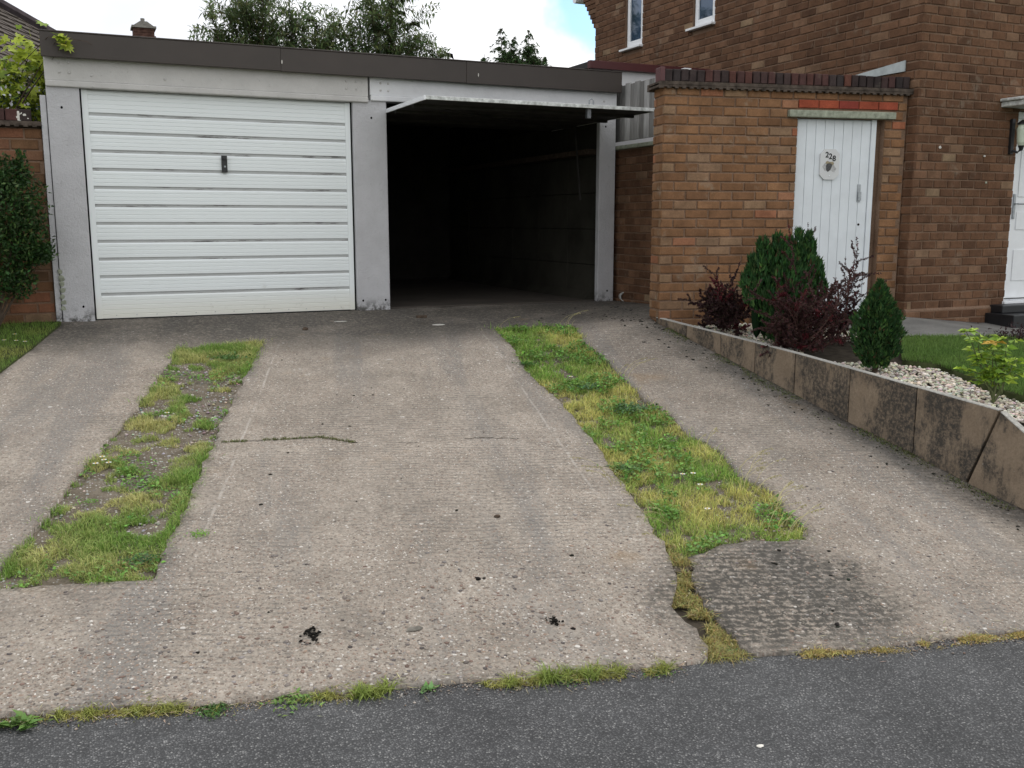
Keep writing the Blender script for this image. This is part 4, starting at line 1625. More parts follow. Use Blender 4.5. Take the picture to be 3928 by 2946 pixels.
stalk = RNG.random(n) < .08
cols[stalk] = rgb_jit((.52, .46, .24), int(stalk.sum()), .2)
h = RNG.uniform(.012, .052, n) * (.35 + 1.4 * clump) * (1 + 1.2 * (RNG.random(n) < .03))
G1 = blades(np.column_stack([q, z]), h, RNG.uniform(.003, .0055, n), cols, 1.1)
q = sample_poly(STRIP_R, 14000)
q = q[(vnoise(q[:, 0] + 8, q[:, 1] + 3, 4) * .6 + vnoise(q[:, 0], q[:, 1] + 6, 10) * .4) > .60]
n = len(q)
D_ = rand_dirs(n) * np.array([1, 1, .35]) + np.array([0, 0, .25])
L_ = RNG.uniform(.014, .034, n)
G2 = leaves(np.column_stack([q, hfun(q[:, 0], q[:, 1]) + RNG.uniform(-.005, .03, n)]), D_, np.tile([0, 0, 1.0], (n, 1)) + RNG.normal(0, .3, (n, 3)), L_, L_ * .7, rgb_jit((.17, .32, .07), n, .25))
V, F, C = merge([G1, G2])
tag(np_mesh('grass', V, F, 'leaf', C), 'thick green and straw coloured grass filling the strip before the open door', 'grass', kind='stuff')

# left strip: worn tufts over gravelly soil
n = 60000
q = sample_poly(LS, n)
q = q + RNG.normal(0, 1, q.shape) * (.010 + .03 * (RNG.random((len(q), 1)) < .25))
den = vnoise(q[:, 0] + 1, q[:, 1] + 2, 3.2) * .34 + vnoise(q[:, 0], q[:, 1] + 4, 8) * .36 + vnoise(q[:, 0] + 2, q[:, 1], 17) * .30
den = den + np.clip((q[:, 1] - 7.3) * .25, 0, .35)
# a greener fringe along both edges
LSa = np.array(LS)
tt = np.clip((q[:, 1] - 4.6) / 4.05, 0, 1)
xl = -.45 + tt * (.788 + .45)
xr = .26 + tt * (1.502 - .26)
edge = np.minimum(q[:, 0] - xl, xr - q[:, 0])
den = den + np.clip(.14 - edge, 0, .14) * 1.1
keep = den > .535
q, den, edge = q[keep], den[keep], edge[keep]
n = len(q)
z = hfun(q[:, 0], q[:, 1]) - .03
dry = np.clip((vnoise(q[:, 0] + 9, q[:, 1], 4) - .25) * 1.7 - np.clip(.1 - edge, 0, .1) * 5, 0, 1)
cols = lerp_cols((.21, .36, .07), (.58, .54, .23), np.clip(dry + RNG.normal(0, .2, len(dry)), 0, 1)) * np.clip(1 + RNG.normal(0, .22, (n, 1)), .4, 1.8)
h = RNG.uniform(.012, .05, n) * (.35 + 4.5 * np.clip(den - .5, 0, .3))
G1 = blades(np.column_stack([q, z]), h + .010, RNG.uniform(.0028, .005, n), cols, 1.2)
q = sample_poly(LS, 9000)
q = q[(vnoise(q[:, 0] + 2, q[:, 1] + 5, 4) * .6 + vnoise(q[:, 0], q[:, 1] + 2, 11) * .4) > .60]
n = len(q)
D_ = rand_dirs(n) * np.array([1, 1, .35]) + np.array([0, 0, .25])
L_ = RNG.uniform(.012, .03, n)
G2 = leaves(np.column_stack([q, hfun(q[:, 0], q[:, 1]) + RNG.uniform(-.02, .012, n)]), D_, np.tile([0, 0, 1.0], (n, 1)) + RNG.normal(0, .3, (n, 3)), L_, L_ * .7, rgb_jit((.17, .32, .07), n, .25))
V, F, C = merge([G1, G2])
tag(np_mesh('grass', V, F, 'leaf', C), 'patchy worn grass tufts in the gravelly strip before the closed door', 'grass', kind='stuff')

# moss and dry grass in the long crack and along the pavement edge
P_, h_, c_ = [], [], []
q = sample_poly(CRACK, 7600)
q = q + RNG.normal(0, .012, q.shape)
d_ = vnoise(q[:, 0], q[:, 1], 9)
q = q[d_ * .5 + vnoise(q[:, 0] + 1, q[:, 1], 16) * .5 > .47]
n = len(q)
P_.append(np.column_stack([q, hfun(q[:, 0], q[:, 1]) - .03]))
cl_ = vnoise(q[:, 0] + 3, q[:, 1], 15)
h_.append(RNG.uniform(.008, .05, n) * (.3 + 1.3 * cl_))
c_.append(rgb_jit((.38, .34, .13), n, .3))
edge_pts = np.array(densify(FE[2:], .01, 0, 1, closed=False) + densify(FER[:-1], .01, 0, 1, closed=False))
m = 16000
qi = RNG.integers(0, len(edge_pts), m)
q = edge_pts[qi] + RNG.normal(0, 1, (m, 2)) * np.array([.02, .021]) + np.array([.0, -.016])
d_ = vnoise(q[:, 0] * 1.0, q[:, 1] * .3, 6)
kp = d_ * .6 + vnoise(q[:, 0] + 7, q[:, 1], 17) * .4 > np.where(q[:, 0] > 2.5, .29, .37)
q = q[kp]
n = len(q)
P_.append(np.column_stack([q, np.maximum(zpave(q[:, 0], q[:, 1]), hfun(q[:, 0], q[:, 1]) - .04) - .004]))
tuft = vnoise(q[:, 0] + 2, q[:, 1], 4.5)
tuft = tuft * .55 + vnoise(q[:, 0] + 4, q[:, 1], 19) * .45
h_.append(RNG.uniform(.004, .028, n) * (.3 + 5.0 * np.clip(tuft - .42, 0, 1)) * np.where(q[:, 0] > 2.5, .65, 1.25))
g = np.clip((tuft - .35) * 2.2 - np.clip(q[:, 0] - 2.3, 0, 1) * 1.2, 0, 1)
c_.append(lerp_cols((.44, .35, .12), (.24, .32, .07), g) * np.clip(1 + RNG.normal(0, .25, (n, 1)), .4, 1.7))
ep2 = np.array(densify(FER[:-1], .01, 0, 1, closed=False))
q = ep2[RNG.integers(0, len(ep2), 7000)] + RNG.normal(0, 1, (7000, 2)) * np.array([.02, .018]) + np.array([0, -.012])
q = q[vnoise(q[:, 0] + 11, q[:, 1] * .2, 5) * .55 + vnoise(q[:, 0] + 3, q[:, 1], 18) * .45 > .40]
n = len(q)
P_.append(np.column_stack([q, np.maximum(zpave(q[:, 0], q[:, 1]), hfun(q[:, 0], q[:, 1]) - .03) - .003]))
h_.append(RNG.uniform(.006, .022, n) * (.4 + 1.6 * vnoise(q[:, 0] + 9, q[:, 1], 12)))
c_.append(rgb_jit((.46, .38, .14), n, .28))
Pq = np.vstack(P_)
V, F, C = blades(Pq, np.concatenate(h_), RNG.uniform(.003, .006, len(Pq)), np.vstack(c_), 1.7)
tag(np_mesh('crack_grass', V, F, 'leaf', C), 'mossy yellow grass growing in the crack and along the pavement edge', 'grass', kind='stuff')
# small weeds in the transverse crack of the middle slab
xc = np.array(densify([(.753, 6.252), (1.027, 6.221), (1.403, 6.166), (1.58, 6.019), (1.831, 5.926), (2.148, 5.834), (2.374, 5.825), (2.7, 5.70)], .006, .006, 2, closed=False))
XC = xc
m = 2400
qi = RNG.integers(0, len(xc), m)
q = xc[qi] + RNG.normal(0, .007, (m, 2))
d_ = vnoise(q[:, 0], q[:, 1], 13) * .9 + np.clip(1.5 - np.abs(q[:, 0] - 1.35) * 4, 0, .5) - np.clip(q[:, 0] - 1.6, 0, 1) * .2
q = q[d_ > .62]
n = len(q)
V, F, C = blades(np.column_stack([q, hfun(q[:, 0], q[:, 1]) - .006]), RNG.uniform(.01, .03, n), RNG.uniform(.003, .005, n), rgb_jit((.15, .17, .06), n, .3), 1.1)
tag(np_mesh('crack_weeds', V, F, 'leaf', C), 'thin line of weeds in the hairline crack across the middle slab', 'weeds', kind='stuff')
# the crack itself: a dark broken line let into the slab
ck = MB()
for i in range(0, len(xc) - 4, 4):
    if vnoise(xc[i][0] + 1, xc[i][1], 9) < .52:
        continue
    a_, b_ = xc[i], xc[i + 4]
    za, zb_ = float(zdrive(a_[0], a_[1])) + .0015, float(zdrive(b_[0], b_[1])) + .0015
    wd = .0015 + .003 * random.random()
    ck.quad_box([(a_[0], a_[1] - wd, za - .02), (b_[0], b_[1] - wd, zb_ - .02), (b_[0], b_[1] + wd, zb_ - .02), (a_[0], a_[1] + wd, za - .02), (a_[0], a_[1] - wd, za), (b_[0], b_[1] - wd, zb_), (b_[0], b_[1] + wd, zb_), (a_[0], a_[1] + wd, za)])
o = ck.build('slab_crack', 'moss_black', drive)
o['kind'] = 'stuff'

# long flowering grass stalks leaning out of the right strip
P_, F_, C_ = [], [], []
sv, sf, scol = [], [], []
for k in range(46):
    if k < 34:
        bx, by = random.choice([(3.45, 4.05), (3.60, 4.25), (3.66, 4.55), (3.70, 4.8), (2.85, 4.35), (2.9, 4.9), (2.78, 4.2), (3.3, 4.05)])
    else:
        bx, by = random.choice([(3.62, 8.3), (4.2, 8.1), (3.9, 6.5), (3.72, 5.2)])
    bx += random.uniform(-.08, .08)
    by += random.uniform(-.08, .08)
    L = random.uniform(.16, .34)
    th = random.uniform(-.5, .6) if bx > 3.2 else random.uniform(2.4, 3.6)
    pts = []
    for j in range(6):
        f = j / 5
        pts.append((bx + math.cos(th) * L * .75 * f ** 1.5, by + math.sin(th) * L * .6 * f ** 1.5, float(hfun(bx, by)) + L * (.85 * f - .38 * f * f)))
    mb = MB().tube(pts, [.0016, .0015, .0014, .0012, .001, .0008], 3, cap=False)
    for j in range(7):
        p = Vector(pts[4]).lerp(Vector(pts[5]), j / 6)
        mb.tube([p, p + Vector((random.uniform(-.015, .02), random.uniform(-.01, .01), -.012))], [.0026, .0008], 3, cap=False)
    b = len(sv)
    sv += mb.v
    sf += [tuple(b + i for i in f) for f in mb.f]
me = bpy.data.meshes.new('grass_stalks')
me.from_pydata(sv, [], sf)
me.materials.append(M['stalk'])
o = bpy.data.objects.new('grass_stalks', me)
COL.objects.link(o)
tag(o, 'thin seeding grass stalks leaning over the concrete from the strip edge', 'grass', kind='stuff')

# lawn bank, left
VIS_L = [(-.115, 9.68), (-.335, 8.80), (-.53, 8.16), (-.95, 6.6), (-1.9, 6.9), (-1.9, 9.72)]
n = 26000
q = sample_poly(VIS_L, n)
cols = lerp_cols((.16, .26, .05), (.40, .38, .12), np.clip((vnoise(q[:, 0], q[:, 1], 3) - .45) * 2, 0, 1)) * np.clip(1 + RNG.normal(0, .22, (n, 1)), .4, 1.7)
V, F, C = blades(np.column_stack([q, hfun(q[:, 0], q[:, 1])]), RNG.uniform(.025, .06, n), RNG.uniform(.003, .005, n), cols, .9)
tag(np_mesh('grass', V, F, 'leaf', C), 'short green grass of the bank below the garden wall', 'grass', kind='stuff')
# front lawn, right
VIS_F = [(6.45, 6.17), (5.73, 5.46), (5.87, 5.23), (5.77, 4.88), (5.62, 4.55), (5.62, 4.2), (6.3, 3.95), (7.6, 3.9), (8.3, 5.6), (7.45, 5.76)]
n = 46000
q = sample_poly(VIS_F, n)
cols = lerp_cols((.11, .215, .045), (.17, .28, .065), vnoise(q[:, 0], q[:, 1], 4)) * np.clip(1 + RNG.normal(0, .2, (n, 1)), .4, 1.6)
V, F, C = blades(np.column_stack([q, gz(q[:, 0], q[:, 1]) + .015]), RNG.uniform(.03, .06, n), RNG.uniform(.003, .005, n), cols, .6)
tag(np_mesh('grass', V, F, 'leaf', C), 'even green mown grass of the front lawn beside the path', 'grass', kind='stuff')

# ------------------------------------------------------------------ pebbles and gravel
_ico_v, _ico_f = None, None
bm = bmesh.new()
bmesh.ops.create_icosphere(bm, subdivisions=1, radius=1)
_ico_v = np.array([v.co[:] for v in bm.verts])
bm.faces.ensure_lookup_table()
_ico_f = np.array([[v.index for v in f.verts] for f in bm.faces])
bm.free()


def stones(P, r, squash, cols, jit=.18):
    n = len(P)
    k = len(_ico_v)
    V = _ico_v[None] * (1 + RNG.normal(0, jit, (n, k, 1)))
    sx = r[:, None] * RNG.uniform(.7, 1.35, (n, 1))
    sy = r[:, None] * RNG.uniform(.7, 1.1, (n, 1))
    sz = r[:, None] * squash
    V = V * np.stack([sx, sy, np.broadcast_to(sz, sx.shape)], axis=2)
    th = RNG.uniform(0, 2 * PI, n)
    c, s = np.cos(th)[:, None], np.sin(th)[:, None]
    X = V[:, :, 0] * c - V[:, :, 1] * s
    Y = V[:, :, 0] * s + V[:, :, 1] * c
    V = np.stack([X, Y, V[:, :, 2]], axis=2) + P[:, None, :]
    F = (_ico_f[None] + (np.arange(n) * k)[:, None, None]).reshape(-1, 3)
    return V.reshape(-1, 3), [F], np.repeat(cols, k, axis=0)


# cream chippings of the planting bed
GRAV = [(4.98, 7.50), (5.02, 6.7), (5.06, 5.3), (5.10, 4.25), (5.12, 4.0), (5.7, 3.95), (5.6, 4.3), (5.62, 4.6), (5.76, 4.9), (5.85, 5.22), (5.70, 5.46), (6.45, 6.2), (6.2, 7.2), (5.4, 7.40)]
n = 9000
q = sample_poly(GRAV, n)
kp = vnoise(q[:, 0], q[:, 1], 2.2) + np.clip(5.6 - q[:, 1], 0, 1) * .5 > .30
q = q[kp]
n = len(q)
r = RNG.uniform(.008, .019, n)
cols = rgb_jit((.60, .55, .46), n, .22)
cols[RNG.random(n) < .12] *= .5
V, F, C = stones(np.column_stack([q, gz(q[:, 0], q[:, 1]) - .022 + RNG.uniform(0, .016, n)]), r, .62, cols)
tag(np_mesh('gravel', V, F, 'pebble', C), 'cream stone chippings covering the planting bed behind the retaining wall', 'gravel', kind='stuff')
# exposed pebbles of the worn slab near the pavement
DRV = [(-.5, 3.72), (.5, 3.52), (1.5, 3.31), (2.28, 3.17), (2.38, 3.6), (2.7, 4.1), (2.75, 4.6), (.35, 4.9), (.2, 4.5), (-.5, 4.62)]
n = 5200
q = sample_poly(DRV, n)
q = q[RNG.random(n) < np.clip(1.35 - (q[:, 1] - 3.2) * .75, .08, 1) * np.clip(vnoise(q[:, 0], q[:, 1], 2.5) * 1.6, .1, 1)]
q2 = sample_poly([(2.75, 3.1), (3.9, 2.93), (4.6, 4.0), (4.3, 5.0), (3.8, 4.3), (2.9, 3.95)], 900)
q = np.vstack([q, q2])
n = len(q)
r = .004 + .009 * RNG.random(n) ** 2.2
pal = np.array([(.27, .225, .19), (.36, .32, .285), (.20, .14, .115), (.13, .115, .11), (.27, .20, .155), (.33, .275, .23), (.24, .22, .21), (.30, .26, .22), (.22, .19, .17), (.50, .47, .43)])
cols = pal[RNG.integers(0, len(pal), n)] * np.clip(1 + RNG.normal(0, .15, (n, 1)), .5, 1.5)
V, F, C = stones(np.column_stack([q, zdrive(q[:, 0], q[:, 1]) - .0005]), r, .36, cols, .1)
tag(np_mesh('exposed_pebbles', V, F, 'pebble', C), 'small rounded pebbles showing in the worn concrete by the pavement', 'pebbles', kind='stuff')
# stones lying in the left strip
n = 1500
q = sample_poly(LS, n)
q = q[vnoise(q[:, 0] + 1, q[:, 1] + 2, 3.2) < .52]
n = len(q)
V, F, C = stones(np.column_stack([q, hfun(q[:, 0], q[:, 1]) - .026]), RNG.uniform(.005, .013, n), .6, rgb_jit((.36, .34, .31), n, .3))
tag(np_mesh('strip_stones', V, F, 'pebble', C), 'loose grey stones among the worn tufts before the closed door', 'stones', kind='stuff')
# crumbs of black moss along the retaining wall and on the slabs
n = 420
yy = RNG.uniform(3.2, 8.3, n)
xx = 5.234 - .044 * yy - np.abs(RNG.normal(0, .15, n)) - .02
q = np.column_stack([xx, yy])
q3 = sample_poly([(4.0, 8.3), (5.0, 8.0), (5.5, 9.0), (4.6, 9.4)], 70)
q4 = sample_poly([(.3, 3.7), (2.2, 3.4), (3.0, 8.0), (1.6, 8.6)], 60)
q5 = sample_poly([(2.7, 3.2), (3.7, 3.0), (3.9, 3.9), (2.9, 3.95)], 40)
q = np.vstack([q, q3, q4, q5])
n = len(q)
r = .003 + .013 * RNG.random(n) ** 3
V, F, C = stones(np.column_stack([q, zdrive(q[:, 0], q[:, 1]) + .001]), r, .4, rgb_jit((.018, .017, .013), n, .3), .3)
tag(np_mesh('moss_crumbs', V, F, 'pebble', C), 'scattered crumbs of dry black moss along the retaining wall foot', 'moss', kind='stuff')
# pale green moss line at the foot of the wall
n = 5200
yy = RNG.uniform(3.0, 7.4, n)
xx = 5.234 - .044 * yy - np.abs(RNG.normal(0, .05, n)) - .004
kp = vnoise(xx, yy, 5) > .38
xx, yy = xx[kp], yy[kp]
n = len(xx)
V, F, C = blades(np.column_stack([xx, yy, hfun(xx, yy) - .002]), RNG.uniform(.006, .018, n), RNG.uniform(.004, .007, n), rgb_jit((.13, .15, .055), n, .35), 1.5)
tag(np_mesh('wall_moss', V, F, 'leaf', C), 'thin line of pale moss at the foot of the retaining wall', 'moss', kind='stuff')


def drive_pt(x, y, dz=0.0):
    return (x, y, float(zdrive(x, y)) + dz)


# grit washed along the pavement edge
m = 3200
qi = RNG.integers(0, len(edge_pts), m)
q = edge_pts[qi] + np.column_stack([RNG.normal(0, .02, m), -np.abs(RNG.normal(0, .045, m)) + .01])
V, F, C = stones(np.column_stack([q, zpave(q[:, 0], q[:, 1]) + .003]), .0016 + .005 * RNG.random(m) ** 3, .6, pal[RNG.integers(0, len(pal), m)] * RNG.uniform(.5, 1.1, (m, 1)), .2)
tag(np_mesh('grit', V, F, 'pebble', C), 'loose grit washed along the line where concrete meets pavement', 'grit', kind='stuff')
# bits of dry straw on the concrete and pavement
m = 260
qa = edge_pts[RNG.integers(0, len(edge_pts), m)] + RNG.normal(0, 1, (m, 2)) * np.array([.05, .05])
qb = np.array(rsr_edge)[RNG.integers(0, len(rsr_edge), 160)] + RNG.normal(0, .06, (160, 2))
q = np.vstack([qa, qb])
z = np.maximum(np.where(q[:, 1] > 2.6, hfun(q[:, 0], q[:, 1]), -9), zpave(q[:, 0], q[:, 1])) + .004
n = len(q)
th = RNG.uniform(0, 2 * PI, n)
D_ = np.column_stack([np.cos(th), np.sin(th), RNG.normal(.02, .05, n)])
V, F, C = leaves(np.column_stack([q, z]), D_, np.tile([0, 0, 1.0], (n, 1)), RNG.uniform(.02, .07, n), np.full(n, .0035), rgb_jit((.46, .40, .26), n, .25), fold=.05)
tag(np_mesh('straw', V, F, 'leaf', C), 'bits of dry straw scattered along the pavement edge and strip edges', 'straw', kind='stuff')

# larger single bits lying on the concrete
for (x, y, r, lab) in ((.818, 3.846, .036, 'larger ragged black moss clump on the worn pebbly concrete'), (1.842, 3.628, .027, 'smaller rounded black moss clump on the worn pebbly concrete')):
    mb = MB()
    for k in range(46):
        mb.ball(drive_pt(x + random.gauss(0, r * .5), y + random.gauss(0, r * .9), .003 + .008 * random.random()), r * random.uniform(.08, .24), 1, (1.2, 1, .7), .35)
    tag(mb.build('moss_clump', 'moss_black'), lab, 'moss clump')
mb = MB().ball(drive_pt(1.238, 3.762, .004), .032, 2, (1.2, .5, .35), .12)
tag(mb.build('grey_stone', 'rubble'), 'flat grey stone lying between the two black moss clumps', 'stone')
tag(MB().ball(drive_pt(2.029, 4.686, .006), .016, 2, (1.2, .9, .7), .25).build('dry_seed_head', 'bark'), 'small brown seed head lying on the middle concrete slab', 'seed head')
tag(MB().ball(drive_pt(1.953, 9.004, .010), .026, 2, (1.0, .9, .7), .25).build('dry_seed_head', 'bark'), 'dark brown lump lying on the concrete before the closed door', 'seed head')
tag(MB().box(3.0, 3.10, 8.86, 8.90, -.045 + .03, -.020 + .03).build('wood_offcut', 'bark', bevel=.003), 'short dark wooden offcut lying before the open garage', 'offcut')
tag(MB().ball(drive_pt(3.19, 8.78, .002), .05, 2, (1.3, .9, .12), .12).build('paint_flake', 'stone_white'), 'flat white flake beside the short wooden offcut', 'flake')
tag(MB().ball(drive_pt(2.35, 9.25, .001), .05, 2, (1.3, .6, .06), .15).build('paint_splash', 'stone_white'), 'white splash on the concrete before the middle pillar', 'paint splash')
for (x, y, lab) in ((.38, 2.76, 'white chewing gum blot on the dark pavement, the larger of a pair'), (.47, 2.71, 'white chewing gum blot on the dark pavement, the smaller of a pair'), (2.12, 2.55, 'single round white chewing gum blot on the dark pavement')):
    z = float(zpave(x, y)) + .003
    tag(MB().ball((x, y, z), .011 if 'smaller' not in lab else .007, 2, (1.3, .9, .10), .25).build('gum_blot', 'stone_white'), lab, 'chewing gum')

# pipe end with rubble beside the right pillar
pp = empty('drain_pipe', (5.78, 9.72, 0), 'broken white drain pipe end beside the garage pillar next to the outbuilding', 'pipe')
b = MB()
ring_o, ring_i = [], []
c0 = Vector((5.75, 9.60, .055))
dr = Vector((.35, .93, .02)).normalized()
a_ = dr.orthogonal().normalized()
b2 = dr.cross(a_)
for rr_, arr in ((.055, ring_o), (.047, ring_i)):
    for k in range(18):
        th = 2 * PI * k / 18
        arr.append((a_ * math.cos(th) + b2 * math.sin(th)) * rr_)
for k in range(18):
    j = (k + 1) % 18
    base = len(b.v)
    b.v += [tuple(c0 + ring_o[k]), tuple(c0 + ring_o[j]), tuple(c0 + dr * .22 + ring_o[j]), tuple(c0 + dr * .22 + ring_o[k]), tuple(c0 + ring_i[k]), tuple(c0 + ring_i[j]), tuple(c0 + dr * .2 + ring_i[j]), tuple(c0 + dr * .2 + ring_i[k])]
    b.f += [(base, base + 1, base + 2, base + 3), (base + 4, base + 7, base + 6, base + 5), (base, base + 4, base + 5, base + 1)]
    b.mi += [0, 0, 0]
b.build('pipe', 'pipe_white', pp)
MB().tube([c0 + dr * .10, c0 + dr * .21], .046, 14).build('pipe_plug', 'dark_gap', pp)
mb = MB()
for k in range(16):
    mb.ball((5.86 + random.uniform(-.12, .08), 9.80 + random.uniform(-.15, .15), .02 + random.uniform(0, .06)), random.uniform(.03, .06), 1, (1, 1, .8), .25)
o = mb.build('rubble_heap', 'rubble')
tag(o, 'small heap of grey mortar rubble around the broken drain pipe', 'rubble', kind='stuff')

# ------------------------------------------------------------------ daisies
def daisy(x, y, zb, r=.019):
    root = MB()
    b_ = root
    zc = zb + .062
    N = 11
    for k in range(N):
        th = 2 * PI * k / N
        p = lambda rr, dt, dz: (x + math.cos(th + dt) * rr, y + math.sin(th + dt) * rr, zc + dz)
        base = len(b_.v)
        b_.v += [p(.004, 0, 0), p(r * .7, -.22, .002), p(r, 0, .001), p(r * .7, .22, .002)]
        b_.f.append((base, base + 1, base + 2, base + 3))
        b_.mi.append(0)
    return root


FLW = 'daisies in the grass'
plain('petal', (.82, .82, .80), .6, .3, .03)
plain('daisy_eye', (.75, .5, .06), .7, .2, .05)
sets = [((3.279, 4.762), 'white daisy among straw coloured grass, one of a loose group of three', 1), ((3.349, 4.753), 'white daisy among straw coloured grass, one of a loose group of three', 1), ((3.295, 4.602), 'white daisy among straw coloured grass, one of a loose group of three', 1),
        ((3.147, 4.322), 'lone white daisy near the tuft where the long crack starts', 1), ((3.471, 6.582), 'lone white daisy in greener grass halfway up the strip before the open door', 1),
        ((.092, 6.047), 'white daisy in the cluster on the green edge of the worn strip', 1), ((.099, 5.992), 'white daisy in the cluster on the green edge of the worn strip', 1), ((.122, 5.941), 'white daisy in the cluster on the green edge of the worn strip', 1), ((.053, 5.946), 'white daisy in the cluster on the green edge of the worn strip', 1), ((.52, 6.762), 'lone white daisy on bare stony ground in the worn strip', 1),
        ((-.386, 8.869), 'white daisy in the grass bank under the dark shrub', 1), ((-.542, 8.946), 'white daisy in the grass bank under the dark shrub', 1), ((-.452, 8.913), 'white daisy in the grass bank under the dark shrub', 1), ((-.47, 9.132), 'white daisy in the grass bank under the dark shrub', 1)]
for (xy, lab, _) in sets:
    zb = float(hfun(*xy)) - .01
    root = empty('daisy', (xy[0], xy[1], zb), lab, 'daisy', FLW)
    daisy(xy[0], xy[1], zb).build('petals', 'petal', root)
    MB().ball((xy[0], xy[1], zb + .064), .005, 1, (1, 1, .7)).build('eye', 'daisy_eye', root)
    MB().tube([(xy[0], xy[1], zb), (xy[0] + .003, xy[1], zb + .061)], .0012, 4).build('stem', 'twig_green', root)


# ------------------------------------------------------------------ broad-leaved weeds along the pavement edge
def rosette(name, label, cat, x, y, z, R_, nl, col, up=.5, group=None, wide=.42, lf=1.0, spread=.16):
    rg = np.random.default_rng(int(abs(x * 1000 + y * 77)) + nl)
    root = empty(name, (x, y, z), label, cat, group)
    th = rg.uniform(0, 2 * PI, nl)
    el = rg.uniform(.1, up, nl)
    D = np.column_stack([np.cos(th) * np.cos(el), np.sin(th) * np.cos(el), np.sin(el)])
    N = np.column_stack([-np.cos(th) * np.sin(el), -np.sin(th) * np.sin(el), np.cos(el)])
    L = rg.uniform(.55, 1.1, nl) * R_ * lf
    P = np.column_stack([np.full(nl, x), np.full(nl, y), np.full(nl, z)]) + rg.normal(0, R_ * spread, (nl, 3)) * np.array([1, 1, .15])
    P[:, 2] = np.maximum(P[:, 2], z)
    V, F, C = leaves(P, D, N, L, L * wide, rgb_jit(col, nl, .2, rg), droop=.12)
    np_mesh('leaf_rosette', V, F, 'leaf', C, root)['kind'] = 'stuff'
    return root


EW = 'weeds along the pavement edge'
for (x, y, r, nl, col, lab, nm, ct) in (
        (-.27, 3.63, .085, 26, (.10, .18, .045), 'light green plantain weed with long pointed leaves at the pavement edge', 'plantain_weed', 'weed'),
        (.365, 3.50, .060, 90, (.05, .11, .025), 'dense dark green clover cushion at the pavement edge', 'clover_cushion', 'clover'),
        (.655, 3.46, .085, 34, (.10, .17, .04), 'broad leaved dock weed with red tinged leaves at the pavement edge', 'dock_weed', 'weed'),
        (1.165, 3.345, .065, 11, (.10, .19, .06), 'single rosette weed with few broad leaves at the pavement edge', 'plantain_weed', 'weed'),
        (1.70, 3.225, .055, 34, (.07, .13, .035), 'low spreading green weed at the pavement edge, apart from the crack', 'chickweed', 'weed'),
        (2.08, 3.16, .050, 40, (.06, .13, .03), 'small dark green weed cushion beside the crack mouth', 'chickweed', 'weed'),
        (2.47, 3.20, .045, 34, (.07, .17, .06), 'bright green weed growing in the mouth of the long crack', 'chickweed', 'weed'),
        (.20, 3.55, .035, 24, (.09, .15, .035), 'small green weed between straw tuft and clover cushion', 'chickweed', 'weed')):
    z = float(zpave(x, y)) + .002
    big = nl < 30
    rosette(nm, lab, ct, x, y, z, r, nl * (2 if big else 4), tuple(c_ * 1.5 for c_ in col), .8, EW, lf=.75 if big else .34, spread=.28 if big else .5)
# larger leafy patches inside the strips
ST_W = 'leafy weeds inside the grass strips'
for (x, y, r, nl, col, lab) in (
        (3.55, 6.45, .10, 60, (.06, .12, .05), 'blue green leafy weed in the middle of the strip before the open door'),
        (3.62, 5.95, .13, 90, (.07, .13, .055), 'large grey green leafy weed on the strip edge facing the retaining wall'),
        (3.05, 5.05, .09, 60, (.08, .15, .05), 'fresh green clover patch on the thick strip edge beside the middle slab'),
        (3.40, 4.75, .06, 40, (.08, .17, .03), 'small bright leafy weed beside the three daisies'),
        (3.35, 7.1, .08, 50, (.05, .12, .03), 'dark leafy weed on the thick strip edge near the garage'),
        (.50, 4.95, .05, 30, (.12, .24, .03), 'lime green weed on the edge of the worn strip beside the middle slab'),
        (.0, 5.5, .06, 26, (.09, .18, .03), 'bright broad leaved weed on the worn strip edge below the daisies'),
        (.22, 4.75, .07, 40, (.04, .09, .03), 'dark green weed at the pavement end of the worn strip'),
        (1.15, 8.2, .12, 70, (.06, .12, .03), 'dark clover patch at the garage end of the worn strip')):
    rosette('leafy_weed', lab, 'weed', x, y, float(hfun(x, y)) + .005, r, nl * 4, tuple(c_ * 1.5 for c_ in col), .9, ST_W, .55, lf=.30, spread=.55)

